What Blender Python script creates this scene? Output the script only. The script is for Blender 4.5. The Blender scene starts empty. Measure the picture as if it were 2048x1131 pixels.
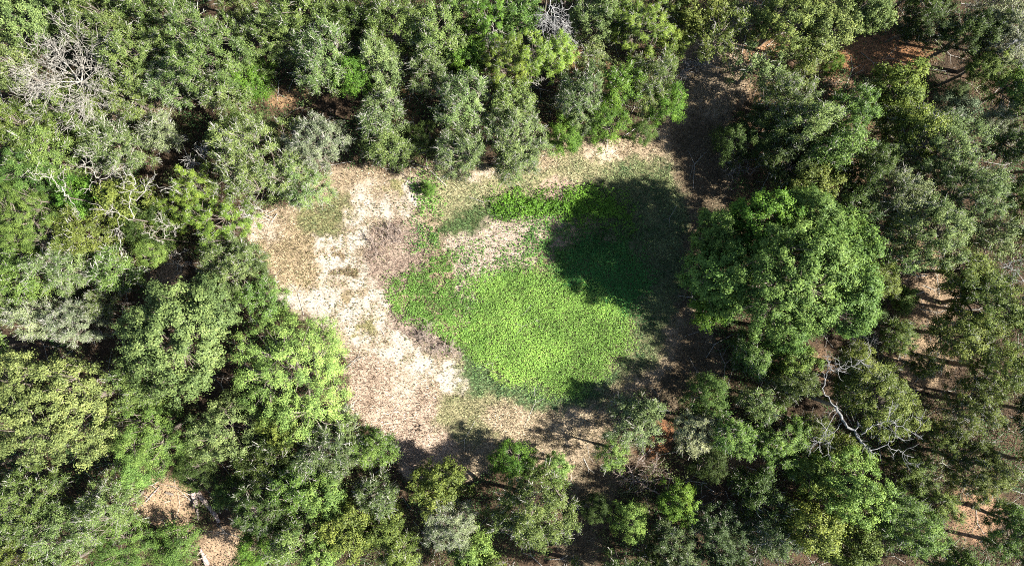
import bpy, math, random
import numpy as np
from mathutils import Vector

sc = bpy.context.scene
col = sc.collection
# ------------------------------------------------------------------ camera
H = 60.0                       # drone height above the clearing
FPX = 1384.0                   # focal length in pixels of the 2048-wide photograph
cam_d = bpy.data.cameras.new("camera")
cam = bpy.data.objects.new("camera", cam_d)
col.objects.link(cam)
cam.location = (0, 0, H)
cam.rotation_euler = (0, 0, 0)
cam_d.sensor_width = 36.0
cam_d.lens = 36.0 * FPX / 2048.0
cam_d.clip_end = 6000
sc.camera = cam
# ------------------------------------------------------------------ light
SUN_EL = math.radians(41.5)
SX, SY = 1.0, -0.21            # horizontal direction towards the sun
sc.world = bpy.data.worlds.new("World")
sc.world.use_nodes = True
nt = sc.world.node_tree
bg = nt.nodes["Background"]
sky = nt.nodes.new("ShaderNodeTexSky")
sky.sky_type = 'NISHITA'
sky.sun_disc = False
sky.sun_elevation = SUN_EL
sky.sun_rotation = math.atan2(SX, SY)
nt.links.new(sky.outputs[0], bg.inputs[0])
bg.inputs[1].default_value = 0.05
sun_d = bpy.data.lights.new("sun", 'SUN')
sun_d.energy = 5.0
sun_d.angle = math.radians(0.53)
sun_d.color = (1.0, 0.955, 0.87)
sun = bpy.data.objects.new("sun", sun_d)
col.objects.link(sun)
sv = Vector((SX, SY, 0)).normalized() * math.cos(SUN_EL) + Vector((0, 0, math.sin(SUN_EL)))
sun.rotation_euler = (-sv).to_track_quat('-Z', 'Y').to_euler()
sc.view_settings.view_transform = 'Standard'
sc.view_settings.look = 'None'
sc.view_settings.exposure = 1.87
sc.view_settings.gamma = 1
sc.cycles.max_bounces = 3
sc.cycles.diffuse_bounces = 1
sc.cycles.transmission_bounces = 2
sc.cycles.use_adaptive_sampling = True
sc.cycles.filter_width = 1.0
sc.cycles.use_denoising = False
sc.cycles.adaptive_threshold = 0.02

def at(px, py, z=0.0):
    """photo pixel (2048 wide) + height -> world point"""
    return ((px - 1024.0) / FPX * (H - z), (565.5 - py) / FPX * (H - z), z)
G = H / FPX                    # metres per photo pixel on the ground

# ------------------------------------------------------------------ noise
def _hash(ix, iy, s):
    n = (ix * 374761393 + iy * 668265263 + s * 1442695041) & 0xffffffff
    n = ((n ^ (n >> 13)) * 1274126177) & 0xffffffff
    return ((n ^ (n >> 16)) & 0xffff) / 65535.0
def vnoise(x, y, s=0):
    ix = np.floor(x).astype(np.int64); iy = np.floor(y).astype(np.int64)
    fx = x - ix; fy = y - iy
    fx = fx * fx * (3 - 2 * fx); fy = fy * fy * (3 - 2 * fy)
    a = _hash(ix, iy, s); b = _hash(ix + 1, iy, s); c = _hash(ix, iy + 1, s); d = _hash(ix + 1, iy + 1, s)
    return (a * (1 - fx) + b * fx) * (1 - fy) + (c * (1 - fx) + d * fx) * fy
def fbm(x, y, s=0, o=4):
    t = 0; a = 0.5; n = 0
    for i in range(o):
        t = t + a * vnoise(x, y, s + i * 17); n += a
        x = x * 2.03 + 5.1; y = y * 2.03 + 1.7; a *= 0.5
    return t / n

# ------------------------------------------------------------------ ground cover map (real places of sand, straw, grass, weeds)
def poly_sd(px, py, P):
    """signed distance in photo pixels, positive inside"""
    inside = np.zeros(px.shape, bool); d2 = np.full(px.shape, 1e12)
    n = len(P)
    for i in range(n):
        x0, y0 = P[i]; x1, y1 = P[(i + 1) % n]
        dx, dy = x1 - x0, y1 - y0
        t = np.clip(((px - x0) * dx + (py - y0) * dy) / (dx * dx + dy * dy + 1e-9), 0, 1)
        d2 = np.minimum(d2, (px - x0 - t * dx) ** 2 + (py - y0 - t * dy) ** 2)
        if y0 != y1:
            c = ((y0 > py) != (y1 > py)) & (px < dx * (py - y0) / (y1 - y0) + x0)
            inside ^= c
    d = np.sqrt(d2)
    return np.where(inside, d, -d)
def ell(cx, cy, rx, ry, n=10):
    return [(cx + rx * math.cos(i * 2 * math.pi / n), cy + ry * math.sin(i * 2 * math.pi / n)) for i in range(n)]

# name, polygon, softness px, soil colour, blade density /m2, colours A,B of blades, blade length
SAND = (0.365, 0.318, 0.265)
REG = [
 ('clear', [(500,470),(520,425),(600,400),(690,325),(830,345),(870,330),(1000,335),(1090,300),(1170,270),(1260,275),(1330,240),(1370,150),(1400,110),(1470,90),(1500,150),(1450,230),(1460,400),(1400,520),(1410,640),(1460,720),(1390,780),(1330,830),(1210,1000),(1170,1160),(1110,1160),(1140,960),(1080,940),(1000,920),(900,970),(800,940),(750,870),(690,790),(690,720),(650,655),(600,620),(545,610),(530,540)],
   10, (0.38,0.295,0.20), 80, (0.46,0.365,0.24), (0.20,0.155,0.09), 0.28),
 ('north', [(840,350),(1000,335),(1180,315),(1300,330),(1350,440),(1280,450),(1200,410),(1140,380),(1000,400),(880,440),(845,400)],
   14, (0.33,0.295,0.165), 110, (0.40,0.38,0.21), (0.15,0.19,0.08), 0.26),
 ('tan_spot', ell(1212,302,36,22), 14, (0.62,0.50,0.36), 16, (0.5,0.4,0.28), (0.3,0.24,0.15), 0.2),
 ('tan_spot2', ell(960,352,40,10), 10, (0.6,0.48,0.36), 16, (0.5,0.4,0.28), (0.3,0.24,0.15), 0.2),
 ('tan_spot3', ell(1120,375,50,16), 10, (0.45,0.33,0.25), 26, (0.45,0.36,0.28), (0.3,0.2,0.15), 0.2),
 ('sand', [(640,462),(690,450),(705,415),(712,392),(745,366),(835,362),(852,400),(845,425),(800,445),(765,455),(762,500),(800,540),(800,570),(770,600),(780,650),(850,690),(880,700),(935,735),(925,785),(880,790),(840,760),(790,745),(740,715),(690,680),(660,655),(600,615),(545,610),(548,580),(590,570),(645,562),(632,520),(618,490)],
   20, SAND, 8, (0.45,0.36,0.24), (0.25,0.2,0.12), 0.16),
 ('tuft1', ell(684,502,15,12), 5, (0.22,0.16,0.10), 110, (0.30,0.23,0.13), (0.12,0.10,0.05), 0.25),
 ('tuft2', ell(692,548,20,11), 5, (0.22,0.16,0.10), 110, (0.30,0.23,0.13), (0.12,0.10,0.05), 0.25),
 ('tuft3', ell(732,655,26,13), 6, (0.30,0.26,0.13), 90, (0.30,0.28,0.13), (0.12,0.13,0.05), 0.22),
 ('tuft4', ell(800,372,22,10), 6, (0.34,0.30,0.15), 80, (0.36,0.34,0.15), (0.15,0.17,0.06), 0.2),
 ('tuft5', ell(700,600,14,9), 5, (0.32,0.25,0.15), 80, (0.32,0.26,0.14), (0.14,0.12,0.06), 0.2),
 ('straw_nw', [(495,455),(560,440),(615,445),(628,480),(628,520),(645,565),(600,575),(550,580),(530,530)],
   12, (0.42,0.32,0.205), 105, (0.48,0.385,0.24), (0.21,0.17,0.09), 0.28),
 ('pale_nw', ell(528,462,30,26), 16, (0.52,0.42,0.32), 60, (0.6,0.5,0.38), (0.3,0.24,0.16), 0.25),
 ('olive_nw', [(590,425),(650,395),(700,390),(706,440),(680,466),(640,470),(600,455)],
   14, (0.22,0.20,0.10), 110, (0.27,0.27,0.12), (0.11,0.14,0.06), 0.28),
 ('straw_s', [(690,700),(740,705),(800,750),(850,775),(900,800),(910,860),(900,940),(820,945),(760,880),(700,800)],
   12, (0.54,0.41,0.31), 95, (0.60,0.47,0.36), (0.31,0.23,0.165), 0.34),
 ('sand_pocket', ell(893,757,34,24), 8, (0.70,0.61,0.5), 2, (0.45,0.36,0.24), (0.25,0.2,0.12), 0.12),
 ('sand_pocket2', ell(820,775,30,16), 10, (0.56,0.46,0.36), 20, (0.5,0.4,0.28), (0.25,0.2,0.12), 0.2),
 ('olive_s', [(875,800),(930,770),(1000,790),(1100,795),(1180,780),(1180,820),(1110,865),(1000,890),(900,880),(865,840)],
   14, (0.30,0.27,0.15), 125, (0.40,0.36,0.20), (0.15,0.18,0.07), 0.28),
 ('straw_se', [(960,830),(1060,800),(1240,790),(1270,830),(1180,900),(1050,905),(980,870)],
   16, (0.48,0.37,0.25), 100, (0.56,0.46,0.31), (0.20,0.16,0.09), 0.34),
 ('reeds', [(890,480),(940,450),(1040,435),(1140,400),(1150,440),(1090,470),(1060,520),(990,550),(960,610),(985,640),(930,650),(905,560)],
   12, (0.46,0.37,0.29), 80, (0.56,0.46,0.37), (0.31,0.24,0.18), 0.22),
 ('twiggy', [(735,465),(780,450),(845,448),(860,500),(830,560),(790,585),(755,570),(718,545)],
   12, (0.36,0.28,0.215), 90, (0.36,0.27,0.21), (0.17,0.115,0.09), 0.3),
 ('twiggy2', [(770,600),(810,610),(860,650),(900,690),(930,715),(880,710),(830,690),(780,660)],
   10, (0.38,0.30,0.235), 80, (0.38,0.29,0.23), (0.17,0.12,0.10), 0.3),
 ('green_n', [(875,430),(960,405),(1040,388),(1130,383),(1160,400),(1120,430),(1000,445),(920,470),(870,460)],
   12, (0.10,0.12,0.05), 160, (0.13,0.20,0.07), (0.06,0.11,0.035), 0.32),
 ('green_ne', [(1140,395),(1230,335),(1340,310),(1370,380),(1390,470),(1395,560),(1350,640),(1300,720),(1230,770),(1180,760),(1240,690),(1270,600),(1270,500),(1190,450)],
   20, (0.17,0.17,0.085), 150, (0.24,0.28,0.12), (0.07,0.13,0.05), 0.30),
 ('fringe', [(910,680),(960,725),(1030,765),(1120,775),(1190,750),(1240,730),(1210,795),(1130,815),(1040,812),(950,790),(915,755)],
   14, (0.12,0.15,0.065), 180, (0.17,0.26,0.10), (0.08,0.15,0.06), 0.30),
 ('weed_soil', [(950,565),(1000,540),(1080,520),(1150,470),(1260,470),(1300,560),(1270,640),(1250,690),(1190,760),(1110,785),(1030,772),(965,730),(915,690),(935,640)],
   14, (0.13,0.145,0.06), 30, (0.12,0.2,0.06), (0.3,0.24,0.14), 0.2),
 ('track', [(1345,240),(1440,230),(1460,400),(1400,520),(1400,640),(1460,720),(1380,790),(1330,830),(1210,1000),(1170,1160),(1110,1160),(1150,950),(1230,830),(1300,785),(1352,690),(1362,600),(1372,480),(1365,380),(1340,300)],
   16, (0.155,0.115,0.072), 60, (0.26,0.215,0.135), (0.10,0.085,0.05), 0.22),  # track soil darkened, extra shade put into its colour
]
OPEN = [(1755,112,95,40,(0.44,0.22,0.11)),(578,202,36,18,(0.44,0.27,0.15)),(1955,1030,50,60,(0.40,0.24,0.15)),
 (335,1010,62,48,(0.50,0.34,0.22)),(440,1095,55,36,(0.48,0.33,0.22)),(265,222,60,18,(0.40,0.29,0.21)),
 (1530,105,36,22,(0.44,0.25,0.14)),(1425,150,75,80,(0.40,0.27,0.17)),(1305,875,45,40,(0.30,0.14,0.07)),
 (330,540,40,34,(0.44,0.31,0.22)),(225,358,34,30,(0.42,0.30,0.22)),(1860,590,60,60,(0.38,0.26,0.17)),
 (1850,730,60,50,(0.36,0.25,0.16)),(1480,910,80,50,(0.38,0.24,0.14)),(700,410,30,60,(0.5,0.42,0.32)),(800,190,40,60,(0.32,0.18,0.10)),
 (1620,330,150,200,(0.26,0.16,0.10)),(1180,130,40,40,(0.34,0.19,0.11)),(1800,450,120,100,(0.34,0.23,0.15)),(1590,740,70,40,(0.34,0.21,0.13))]
def warp(x, y):
    px = x / G + 1024.0; py = 565.5 - y / G
    wx = (fbm(x * 0.55, y * 0.55, 3) - 0.5) * 60 + (fbm(x * 2.6, y * 2.6, 9, 3) - 0.5) * 46
    wy = (fbm(x * 0.55, y * 0.55, 33) - 0.5) * 60 + (fbm(x * 2.6, y * 2.6, 39, 3) - 0.5) * 46
    return px, py, px + wx * 0.8, py + wy * 0.8
def sstep(d, w):
    t = np.clip(d / w * 0.5 + 0.5, 0, 1); return t * t * (3 - 2 * t)
def ground_map(x, y):
    """soil colour, blade density, blade colours A and B, blade length, clearing mask"""
    px, py, qx, qy = warp(x, y)
    n1 = fbm(x * 0.35, y * 0.35, 51)[:, None]; n2 = fbm(x * 1.3, y * 1.3, 61)[:, None]
    c = np.array((0.03, 0.022, 0.015)) * (1 - n1) * 1.3 + np.array((0.070, 0.046, 0.028)) * n1 * 1.2  # floor between trees darkened to deepen the shade in the gaps
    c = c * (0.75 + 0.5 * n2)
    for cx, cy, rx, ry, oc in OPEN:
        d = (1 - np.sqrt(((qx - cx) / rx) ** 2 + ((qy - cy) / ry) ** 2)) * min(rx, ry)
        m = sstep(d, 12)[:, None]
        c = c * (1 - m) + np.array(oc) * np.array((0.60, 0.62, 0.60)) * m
    dens = np.full(x.shape, 10.0); A = np.tile((0.40, 0.28, 0.17), (len(x), 1)); B = np.tile((0.12, 0.12, 0.05), (len(x), 1))
    L = np.full(x.shape, 0.2); clear = None
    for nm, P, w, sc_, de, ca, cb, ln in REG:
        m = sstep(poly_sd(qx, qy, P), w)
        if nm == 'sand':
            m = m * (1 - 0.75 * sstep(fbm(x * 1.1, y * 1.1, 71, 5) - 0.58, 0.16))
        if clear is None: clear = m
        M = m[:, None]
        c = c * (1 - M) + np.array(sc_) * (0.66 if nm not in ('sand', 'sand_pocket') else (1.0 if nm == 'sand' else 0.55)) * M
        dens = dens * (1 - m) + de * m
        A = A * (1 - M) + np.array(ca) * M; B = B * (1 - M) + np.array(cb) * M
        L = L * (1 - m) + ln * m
    return c, dens, A, B, L, clear
def ground_h(x, y):
    px = x / G + 1024.0; py = 565.5 - y / G
    r = np.sqrt(((px - 1060) / 330.0) ** 2 + ((py - 590) / 230.0) ** 2)
    bowl = -0.55 * np.clip(1 - r, 0, 1) ** 0.7
    far = np.clip((np.hypot(x, y) - 60) / 300, 0, 1)
    return bowl + (fbm(x * 0.25, y * 0.25, 81, 3) - 0.5) * 0.35 + (fbm(x * 1.7, y * 1.7, 85, 3) - 0.5) * 0.10 + far * (fbm(x * 0.01, y * 0.01, 5, 2) - 0.5) * 6

# ------------------------------------------------------------------ mesh helpers
def make_mesh(name, V, F, k, attrs=(), mats=(), smooth=False):
    """V (n,3), F (m,k) all faces of k corners; attrs: (name, type, per-face data)"""
    me = bpy.data.meshes.new(name)
    V = np.ascontiguousarray(V, np.float32); F = np.ascontiguousarray(F, np.int32)
    me.vertices.add(len(V)); me.vertices.foreach_set('co', V.ravel())
    me.loops.add(F.size); me.loops.foreach_set('vertex_index', F.ravel())
    me.polygons.add(len(F))
    me.polygons.foreach_set('loop_start', np.arange(0, F.size, k, dtype=np.int32))
    if smooth: me.polygons.foreach_set('use_smooth', np.ones(len(F), bool))
    me.update(calc_edges=True)
    for an, ty, dom, data in attrs:
        a = me.attributes.new(an, ty, dom)
        a.data.foreach_set('color' if ty == 'FLOAT_COLOR' else 'value', np.ascontiguousarray(data, np.float32).ravel())
    for m in mats: me.materials.append(m)
    return me
def obj(name, me, parent=None, loc=None):
    o = bpy.data.objects.new(name, me); col.objects.link(o)
    if parent is not None: o.parent = parent
    if loc is not None: o.location = loc
    return o
def tag(o, label=None, cat=None, group=None, kind=None):
    if label: o['label'] = label
    if cat: o['category'] = cat
    if group: o['group'] = group
    if kind: o['kind'] = kind
    return o
def unit(v): return v / (np.linalg.norm(v, axis=-1, keepdims=True) + 1e-9)
def leaf_quads(P, N, L, W, rng, T=None):
    """rhombic leaves, bent a little along the midrib"""
    n = len(P)
    if T is None: T = rng.normal(size=(n, 3))
    T = unit(T - N * np.sum(T * N, 1, keepdims=True)); B = np.cross(N, T)
    L = np.broadcast_to(L, n)[:, None] * 0.5; W = np.broadcast_to(W, n)[:, None] * 0.5
    V = np.stack([P - T * L, P + B * W + N * W * 0.35, P + T * L, P - B * W + N * W * 0.35], 1).reshape(-1, 3)
    F = np.arange(n * 4).reshape(-1, 4)
    return V, F
def prisms(P0, P1, R0, R1, k=5):
    """tapering round sticks; returns V,F (quads)"""
    P0 = np.asarray(P0, float); P1 = np.asarray(P1, float); n = len(P0)
    D = unit(P1 - P0)
    up = np.where(np.abs(D[:, 2:3]) > 0.9, np.array([[1.0, 0, 0]]), np.array([[0, 0, 1.0]]))
    U = unit(np.cross(D, up)); W = np.cross(D, U)
    a = np.arange(k) * 2 * math.pi / k
    ring = U[:, None] * np.cos(a)[None, :, None] + W[:, None] * np.sin(a)[None, :, None]
    R0 = np.asarray(R0, float).reshape(-1, 1, 1); R1 = np.asarray(R1, float).reshape(-1, 1, 1)
    V = np.concatenate([P0[:, None] + ring * R0, P1[:, None] + ring * R1], 1).reshape(-1, 3)
    i = np.arange(k); j = (i + 1) % k
    f = np.stack([i, j, j + k, i + k], 1)
    F = (f[None] + (np.arange(n) * 2 * k)[:, None, None]).reshape(-1, 4)
    return V, F
def sticks_mesh(name, segs, mat, k=5):
    """segs: list of (p0, p1, r0, r1)"""
    P0 = np.array([s[0] for s in segs]); P1 = np.array([s[1] for s in segs])
    V, F = prisms(P0, P1, [s[2] for s in segs], [s[3] for s in segs], k)
    return make_mesh(name, V, F, 4, mats=[mat], smooth=True)

# ------------------------------------------------------------------ materials
def mat_new(n):
    m = bpy.data.materials.new(n); m.use_nodes = True
    t = m.node_tree; t.nodes.clear()
    out = t.nodes.new('ShaderNodeOutputMaterial')
    return m, t, out
def leaf_material(name, trans=0.3, rough=0.5, spec=0.35, use_attr_color=False):
    m, t, out = mat_new(name)
    N = t.nodes.new; Lk = t.links.new
    hmin, hmax = 0.52, 0.475
    if use_attr_color:
        hmin, hmax = 0.51, 0.49
        src = N('ShaderNodeAttribute'); src.attribute_name = 'col'; csock = src.outputs['Color']
    else:
        src = N('ShaderNodeObjectInfo'); csock = src.outputs['Color']
    att = N('ShaderNodeAttribute'); att.attribute_name = 'tint'
    hsv = N('ShaderNodeHueSaturation')
    mh = N('ShaderNodeMapRange'); mh.inputs[1].default_value = 0; mh.inputs[2].default_value = 1; mh.inputs[3].default_value = hmin; mh.inputs[4].default_value = hmax
    mv = N('ShaderNodeMapRange'); mv.inputs[1].default_value = 0; mv.inputs[2].default_value = 1; mv.inputs[3].default_value = 0.35; mv.inputs[4].default_value = 1.65
    Lk(att.outputs['Fac'], mh.inputs[0]); Lk(att.outputs['Fac'], mv.inputs[0])
    Lk(mh.outputs[0], hsv.inputs['Hue']); Lk(mv.outputs[0], hsv.inputs['Value']); Lk(csock, hsv.inputs['Color'])
    p = N('ShaderNodeBsdfPrincipled'); p.inputs['Roughness'].default_value = rough
    p.inputs['Specular IOR Level'].default_value = spec
    Lk(hsv.outputs[0], p.inputs['Base Color'])
    tr = N('ShaderNodeBsdfTranslucent')
    hy = N('ShaderNodeHueSaturation'); hy.inputs['Hue'].default_value = 0.485; hy.inputs['Saturation'].default_value = 1.15; hy.inputs['Value'].default_value = 1.25
    Lk(hsv.outputs[0], hy.inputs['Color']); Lk(hy.outputs[0], tr.inputs['Color'])
    mx = N('ShaderNodeMixShader'); mx.inputs[0].default_value = trans
    Lk(p.outputs[0], mx.inputs[1]); Lk(tr.outputs[0], mx.inputs[2]); Lk(mx.outputs[0], out.inputs[0])
    return m
LEAF = leaf_material('leaf', 0.15, 0.5, 0.16)
WEED = leaf_material('weed_leaf', 0.25, 0.55, 0.15, True)
def blade_material():
    m, t, out = mat_new('grass_blade'); N = t.nodes.new; Lk = t.links.new
    a = N('ShaderNodeAttribute'); a.attribute_name = 'col'
    p = N('ShaderNodeBsdfPrincipled'); p.inputs['Roughness'].default_value = 0.6; p.inputs['Specular IOR Level'].default_value = 0.25
    Lk(a.outputs['Color'], p.inputs['Base Color'])
    tr = N('ShaderNodeBsdfTranslucent'); Lk(a.outputs['Color'], tr.inputs['Color'])
    mx = N('ShaderNodeMixShader'); mx.inputs[0].default_value = 0.2
    Lk(p.outputs[0], mx.inputs[1]); Lk(tr.outputs[0], mx.inputs[2]); Lk(mx.outputs[0], out.inputs[0])
    return m
BLADE = blade_material()
def bark_material(name, c0, c1, scale=9.0):
    m, t, out = mat_new(name); N = t.nodes.new; Lk = t.links.new
    tc = N('ShaderNodeTexCoord'); nz = N('ShaderNodeTexNoise'); nz.inputs['Scale'].default_value = scale; nz.inputs['Detail'].default_value = 5
    Lk(tc.outputs['Object'], nz.inputs['Vector'])
    r = N('ShaderNodeValToRGB'); r.color_ramp.elements[0].position = 0.35; r.color_ramp.elements[1].position = 0.65
    r.color_ramp.elements[0].color = (*c0, 1); r.color_ramp.elements[1].color = (*c1, 1)
    Lk(nz.outputs['Fac'], r.inputs[0])
    p = N('ShaderNodeBsdfPrincipled'); p.inputs['Roughness'].default_value = 0.85; p.inputs['Specular IOR Level'].default_value = 0.2
    Lk(r.outputs[0], p.inputs['Base Color'])
    b = N('ShaderNodeBump'); b.inputs['Strength'].default_value = 0.5; b.inputs['Distance'].default_value = 0.03
    Lk(nz.outputs['Fac'], b.inputs['Height']); Lk(b.outputs[0], p.inputs['Normal'])
    Lk(p.outputs[0], out.inputs[0])
    return m
BARK = bark_material('bark', (0.09, 0.07, 0.055), (0.22, 0.19, 0.16))
TWIG = bark_material('lichen_twig', (0.26, 0.25, 0.22), (0.48, 0.46, 0.42))
DEADW = bark_material('bleached_wood', (0.18, 0.165, 0.14), (0.37, 0.35, 0.31), 6)
GREYW = bark_material('grey_wood', (0.12, 0.12, 0.12), (0.30, 0.295, 0.285), 5)
LOGW = bark_material('log_wood', (0.14, 0.095, 0.075), (0.42, 0.35, 0.32), 7)
DARKW = bark_material('black_stick', (0.012, 0.011, 0.010), (0.05, 0.045, 0.04), 7)
BRUSHW = bark_material('brush_twig', (0.16, 0.12, 0.10), (0.34, 0.28, 0.24), 5)

def soil_material():
    m, t, out = mat_new('soil'); N = t.nodes.new; Lk = t.links.new
    a = N('ShaderNodeAttribute'); a.attribute_name = 'col'
    tc = N('ShaderNodeTexCoord')
    n1 = N('ShaderNodeTexNoise'); n1.inputs['Scale'].default_value = 7.0; n1.inputs['Detail'].default_value = 6; n1.inputs['Roughness'].default_value = 0.75
    Lk(tc.outputs['Object'], n1.inputs['Vector'])
    vo = N('ShaderNodeTexVoronoi'); vo.inputs['Scale'].default_value = 5.5
    Lk(tc.outputs['Object'], vo.inputs['Vector'])
    mr = N('ShaderNodeMapRange'); mr.inputs[1].default_value = 0.3; mr.inputs[2].default_value = 0.7; mr.inputs[3].default_value = 0.45; mr.inputs[4].default_value = 1.35
    Lk(n1.outputs['Fac'], mr.inputs[0])
    sx = N('ShaderNodeSeparateColor'); Lk(vo.outputs['Color'], sx.inputs[0])
    m2 = N('ShaderNodeMapRange'); m2.inputs[3].default_value = 0.86; m2.inputs[4].default_value = 1.12
    Lk(sx.outputs[0], m2.inputs[0])
    mu = N('ShaderNodeMath'); mu.operation = 'MULTIPLY'; Lk(mr.outputs[0], mu.inputs[0]); Lk(m2.outputs[0], mu.inputs[1])
    vm = N('ShaderNodeVectorMath'); vm.operation = 'SCALE'; Lk(a.outputs['Color'], vm.inputs[0]); Lk(mu.outputs[0], vm.inputs['Scale'])
    p = N('ShaderNodeBsdfPrincipled'); p.inputs['Roughness'].default_value = 0.95; p.inputs['Specular IOR Level'].default_value = 0.1
    Lk(vm.outputs[0], p.inputs['Base Color'])
    b = N('ShaderNodeBump'); b.inputs['Strength'].default_value = 0.7; b.inputs['Distance'].default_value = 0.06
    Lk(n1.outputs['Fac'], b.inputs['Height']); Lk(b.outputs[0], p.inputs['Normal'])
    Lk(p.outputs[0], out.inputs[0])
    return m
SOIL = soil_material()

# ------------------------------------------------------------------ ground sheet
def axis(half, step):
    a = list(np.arange(-half, half + 1e-6, step)); e = []; d = step; x = half
    while x < 2500: d *= 1.35; x += d; e.append(x)
    return np.array([-v for v in reversed(e)] + a + e)
gx = axis(47, 0.125); gy = axis(27, 0.125)
X, Y = np.meshgrid(gx, gy); X = X.ravel(); Y = Y.ravel()
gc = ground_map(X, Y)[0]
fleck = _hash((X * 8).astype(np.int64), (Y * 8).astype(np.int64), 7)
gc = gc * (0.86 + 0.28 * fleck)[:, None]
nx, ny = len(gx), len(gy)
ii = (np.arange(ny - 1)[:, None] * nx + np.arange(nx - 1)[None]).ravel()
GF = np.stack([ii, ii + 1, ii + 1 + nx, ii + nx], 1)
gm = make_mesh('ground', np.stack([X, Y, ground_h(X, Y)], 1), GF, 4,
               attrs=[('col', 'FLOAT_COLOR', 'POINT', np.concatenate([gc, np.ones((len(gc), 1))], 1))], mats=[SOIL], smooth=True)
tag(obj('ground', gm), kind='structure')

# ------------------------------------------------------------------ grass, straw (stuff)
def scatter(n, x0, x1, y0, y1, rng):
    return rng.uniform(x0, x1, n), rng.uniform(y0, y1, n)
def blades(P, L, W, lean, colr, rng, jit=0.35):
    n = len(P); az = rng.uniform(0, 2 * math.pi, n)
    ln = np.clip(rng.normal(lean, 0.2, n), 0.1, 1.5)
    d = np.stack([np.cos(az) * np.sin(ln), np.sin(az) * np.sin(ln), np.cos(ln)], 1)
    s = np.stack([-np.sin(az), np.cos(az), np.zeros(n)], 1)
    L = L * rng.uniform(0.6, 1.3, n); W = W * rng.uniform(0.7, 1.3, n)
    top = P + d * L[:, None]; top[:, 2] = np.maximum(top[:, 2], P[:, 2] + 0.03)
    V = np.stack([P - s * W[:, None], P + s * W[:, None], top], 1).reshape(-1, 3)
    c = colr * (1 + rng.uniform(-jit, jit, n))[:, None]
    return V, np.arange(n * 3).reshape(-1, 3), np.concatenate([c, np.ones((n, 1))], 1)
def build_grass():
    rng = np.random.default_rng(5)
    x0, x1, y0, y1 = at(470, 0)[0], at(1480, 0)[0], at(0, 1150)[1], at(0, 60)[1]
    N = 300000
    x, y = scatter(N, x0, x1, y0, y1, rng)
    c, de, A, B, L, clear = ground_map(x, y)
    area = (x1 - x0) * (y1 - y0)
    clump = 0.15 + 2.6 * fbm(x * 2.2, y * 2.2, 91, 3) ** 2 + 0.5 * (fbm(x * 0.6, y * 0.6, 92, 2) > 0.55)
    keep = rng.random(N) < np.clip(de * clump * area / N * 1.0, 0, 1) * (clear > 0.25)
    x, y, A, B, L = x[keep], y[keep], A[keep], B[keep], L[keep]
    f = np.clip(fbm(x * 0.9, y * 0.9, 95, 3) * 1.6 - 0.3 + rng.normal(0, 0.28, len(x)), 0, 1)[:, None]
    colr = (A * f + B * (1 - f)) * 0.88
    P = np.stack([x, y, ground_h(x, y) - 0.02], 1)
    V, F, C = blades(P, L * 1.25, 0.03, 0.85, colr, rng, 0.55)
    isgreen = (colr[:, 1] > colr[:, 0] * 1.12)
    for nm, sel, lab, cat in (('green_grass', isgreen, 'green grass ringing the weedy bed of the dried pond', 'grass'),
                              ('dry_grass', ~isgreen, 'dry straw-coloured grass over the open sandy clearing', 'dry grass')):
        VV = V.reshape(-1, 3, 3)[sel].reshape(-1, 3); n = sel.sum()
        me = make_mesh(nm, VV, np.arange(n * 3).reshape(-1, 3), 3, attrs=[('col', 'FLOAT_COLOR', 'FACE', C[sel])], mats=[BLADE])
        tag(obj(nm, me), lab, cat, kind='stuff')
build_grass()

# ------------------------------------------------------------------ leafy weeds in the pond bed (stuff)
def in_poly(px, py, P, soft=0):
    return poly_sd(px, py, P) > soft
def weed_patch(name, P, dens, colr, leaf, hgt, rng, label, clumpy=0.0, cat='weeds', jit=0.5):
    xs = [p[0] for p in P]; ys = [p[1] for p in P]
    X0, Y1, _ = at(min(xs) - 25, min(ys) - 25); X1, Y0, _ = at(max(xs) + 25, max(ys) + 25)
    n = int(dens * (X1 - X0) * (Y1 - Y0))
    x, y = scatter(n, X0, X1, Y0, Y1, rng)
    px, py, qx, qy = warp(x, y)
    m = sstep(poly_sd(qx + rng.normal(0, 9, n), qy + rng.normal(0, 9, n), P), 14)
    m = m * np.clip((fbm(x * 3.1, y * 3.1, 107, 2) - 0.12) * 9, 0.35, 1)
    cl = fbm(x * 1.5, y * 1.5, 101, 3)
    m = m * np.clip(1 - clumpy + clumpy * np.clip((cl - 0.42) * 7, 0, 1), 0, 1)
    k = rng.random(n) < m
    x, y = x[k], y[k]; n = len(x)
    hh = hgt * (0.35 + 0.9 * fbm(x * 2.4, y * 2.4, 111, 2)) * rng.uniform(0.5, 1.0, n)
    Pp = np.stack([x, y, ground_h(x, y) + 0.04 + hh], 1)
    Nn = unit(np.stack([rng.normal(0, .5, n), rng.normal(0, .5, n), np.ones(n)], 1))
    s = leaf * rng.uniform(0.65, 1.25, n)
    V, F = leaf_quads(Pp, Nn, s, s * 0.68, rng)
    tint = np.clip(0.45 + (fbm(x * 0.5, y * 0.5, 121, 3) - 0.5) * 0.9 + rng.uniform(-.5, .5, n) * jit, 0, 1)
    C = np.concatenate([np.tile(colr, (n, 1)), np.ones((n, 1))], 1)
    return V, C, tint
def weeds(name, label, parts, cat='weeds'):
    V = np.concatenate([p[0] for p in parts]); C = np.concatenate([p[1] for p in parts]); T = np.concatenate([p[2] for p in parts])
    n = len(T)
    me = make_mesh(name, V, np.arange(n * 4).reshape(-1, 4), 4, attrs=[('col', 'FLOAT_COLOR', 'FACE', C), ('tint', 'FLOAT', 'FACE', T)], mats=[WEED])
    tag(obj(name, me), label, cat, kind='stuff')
rg = np.random.default_rng(11)
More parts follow.
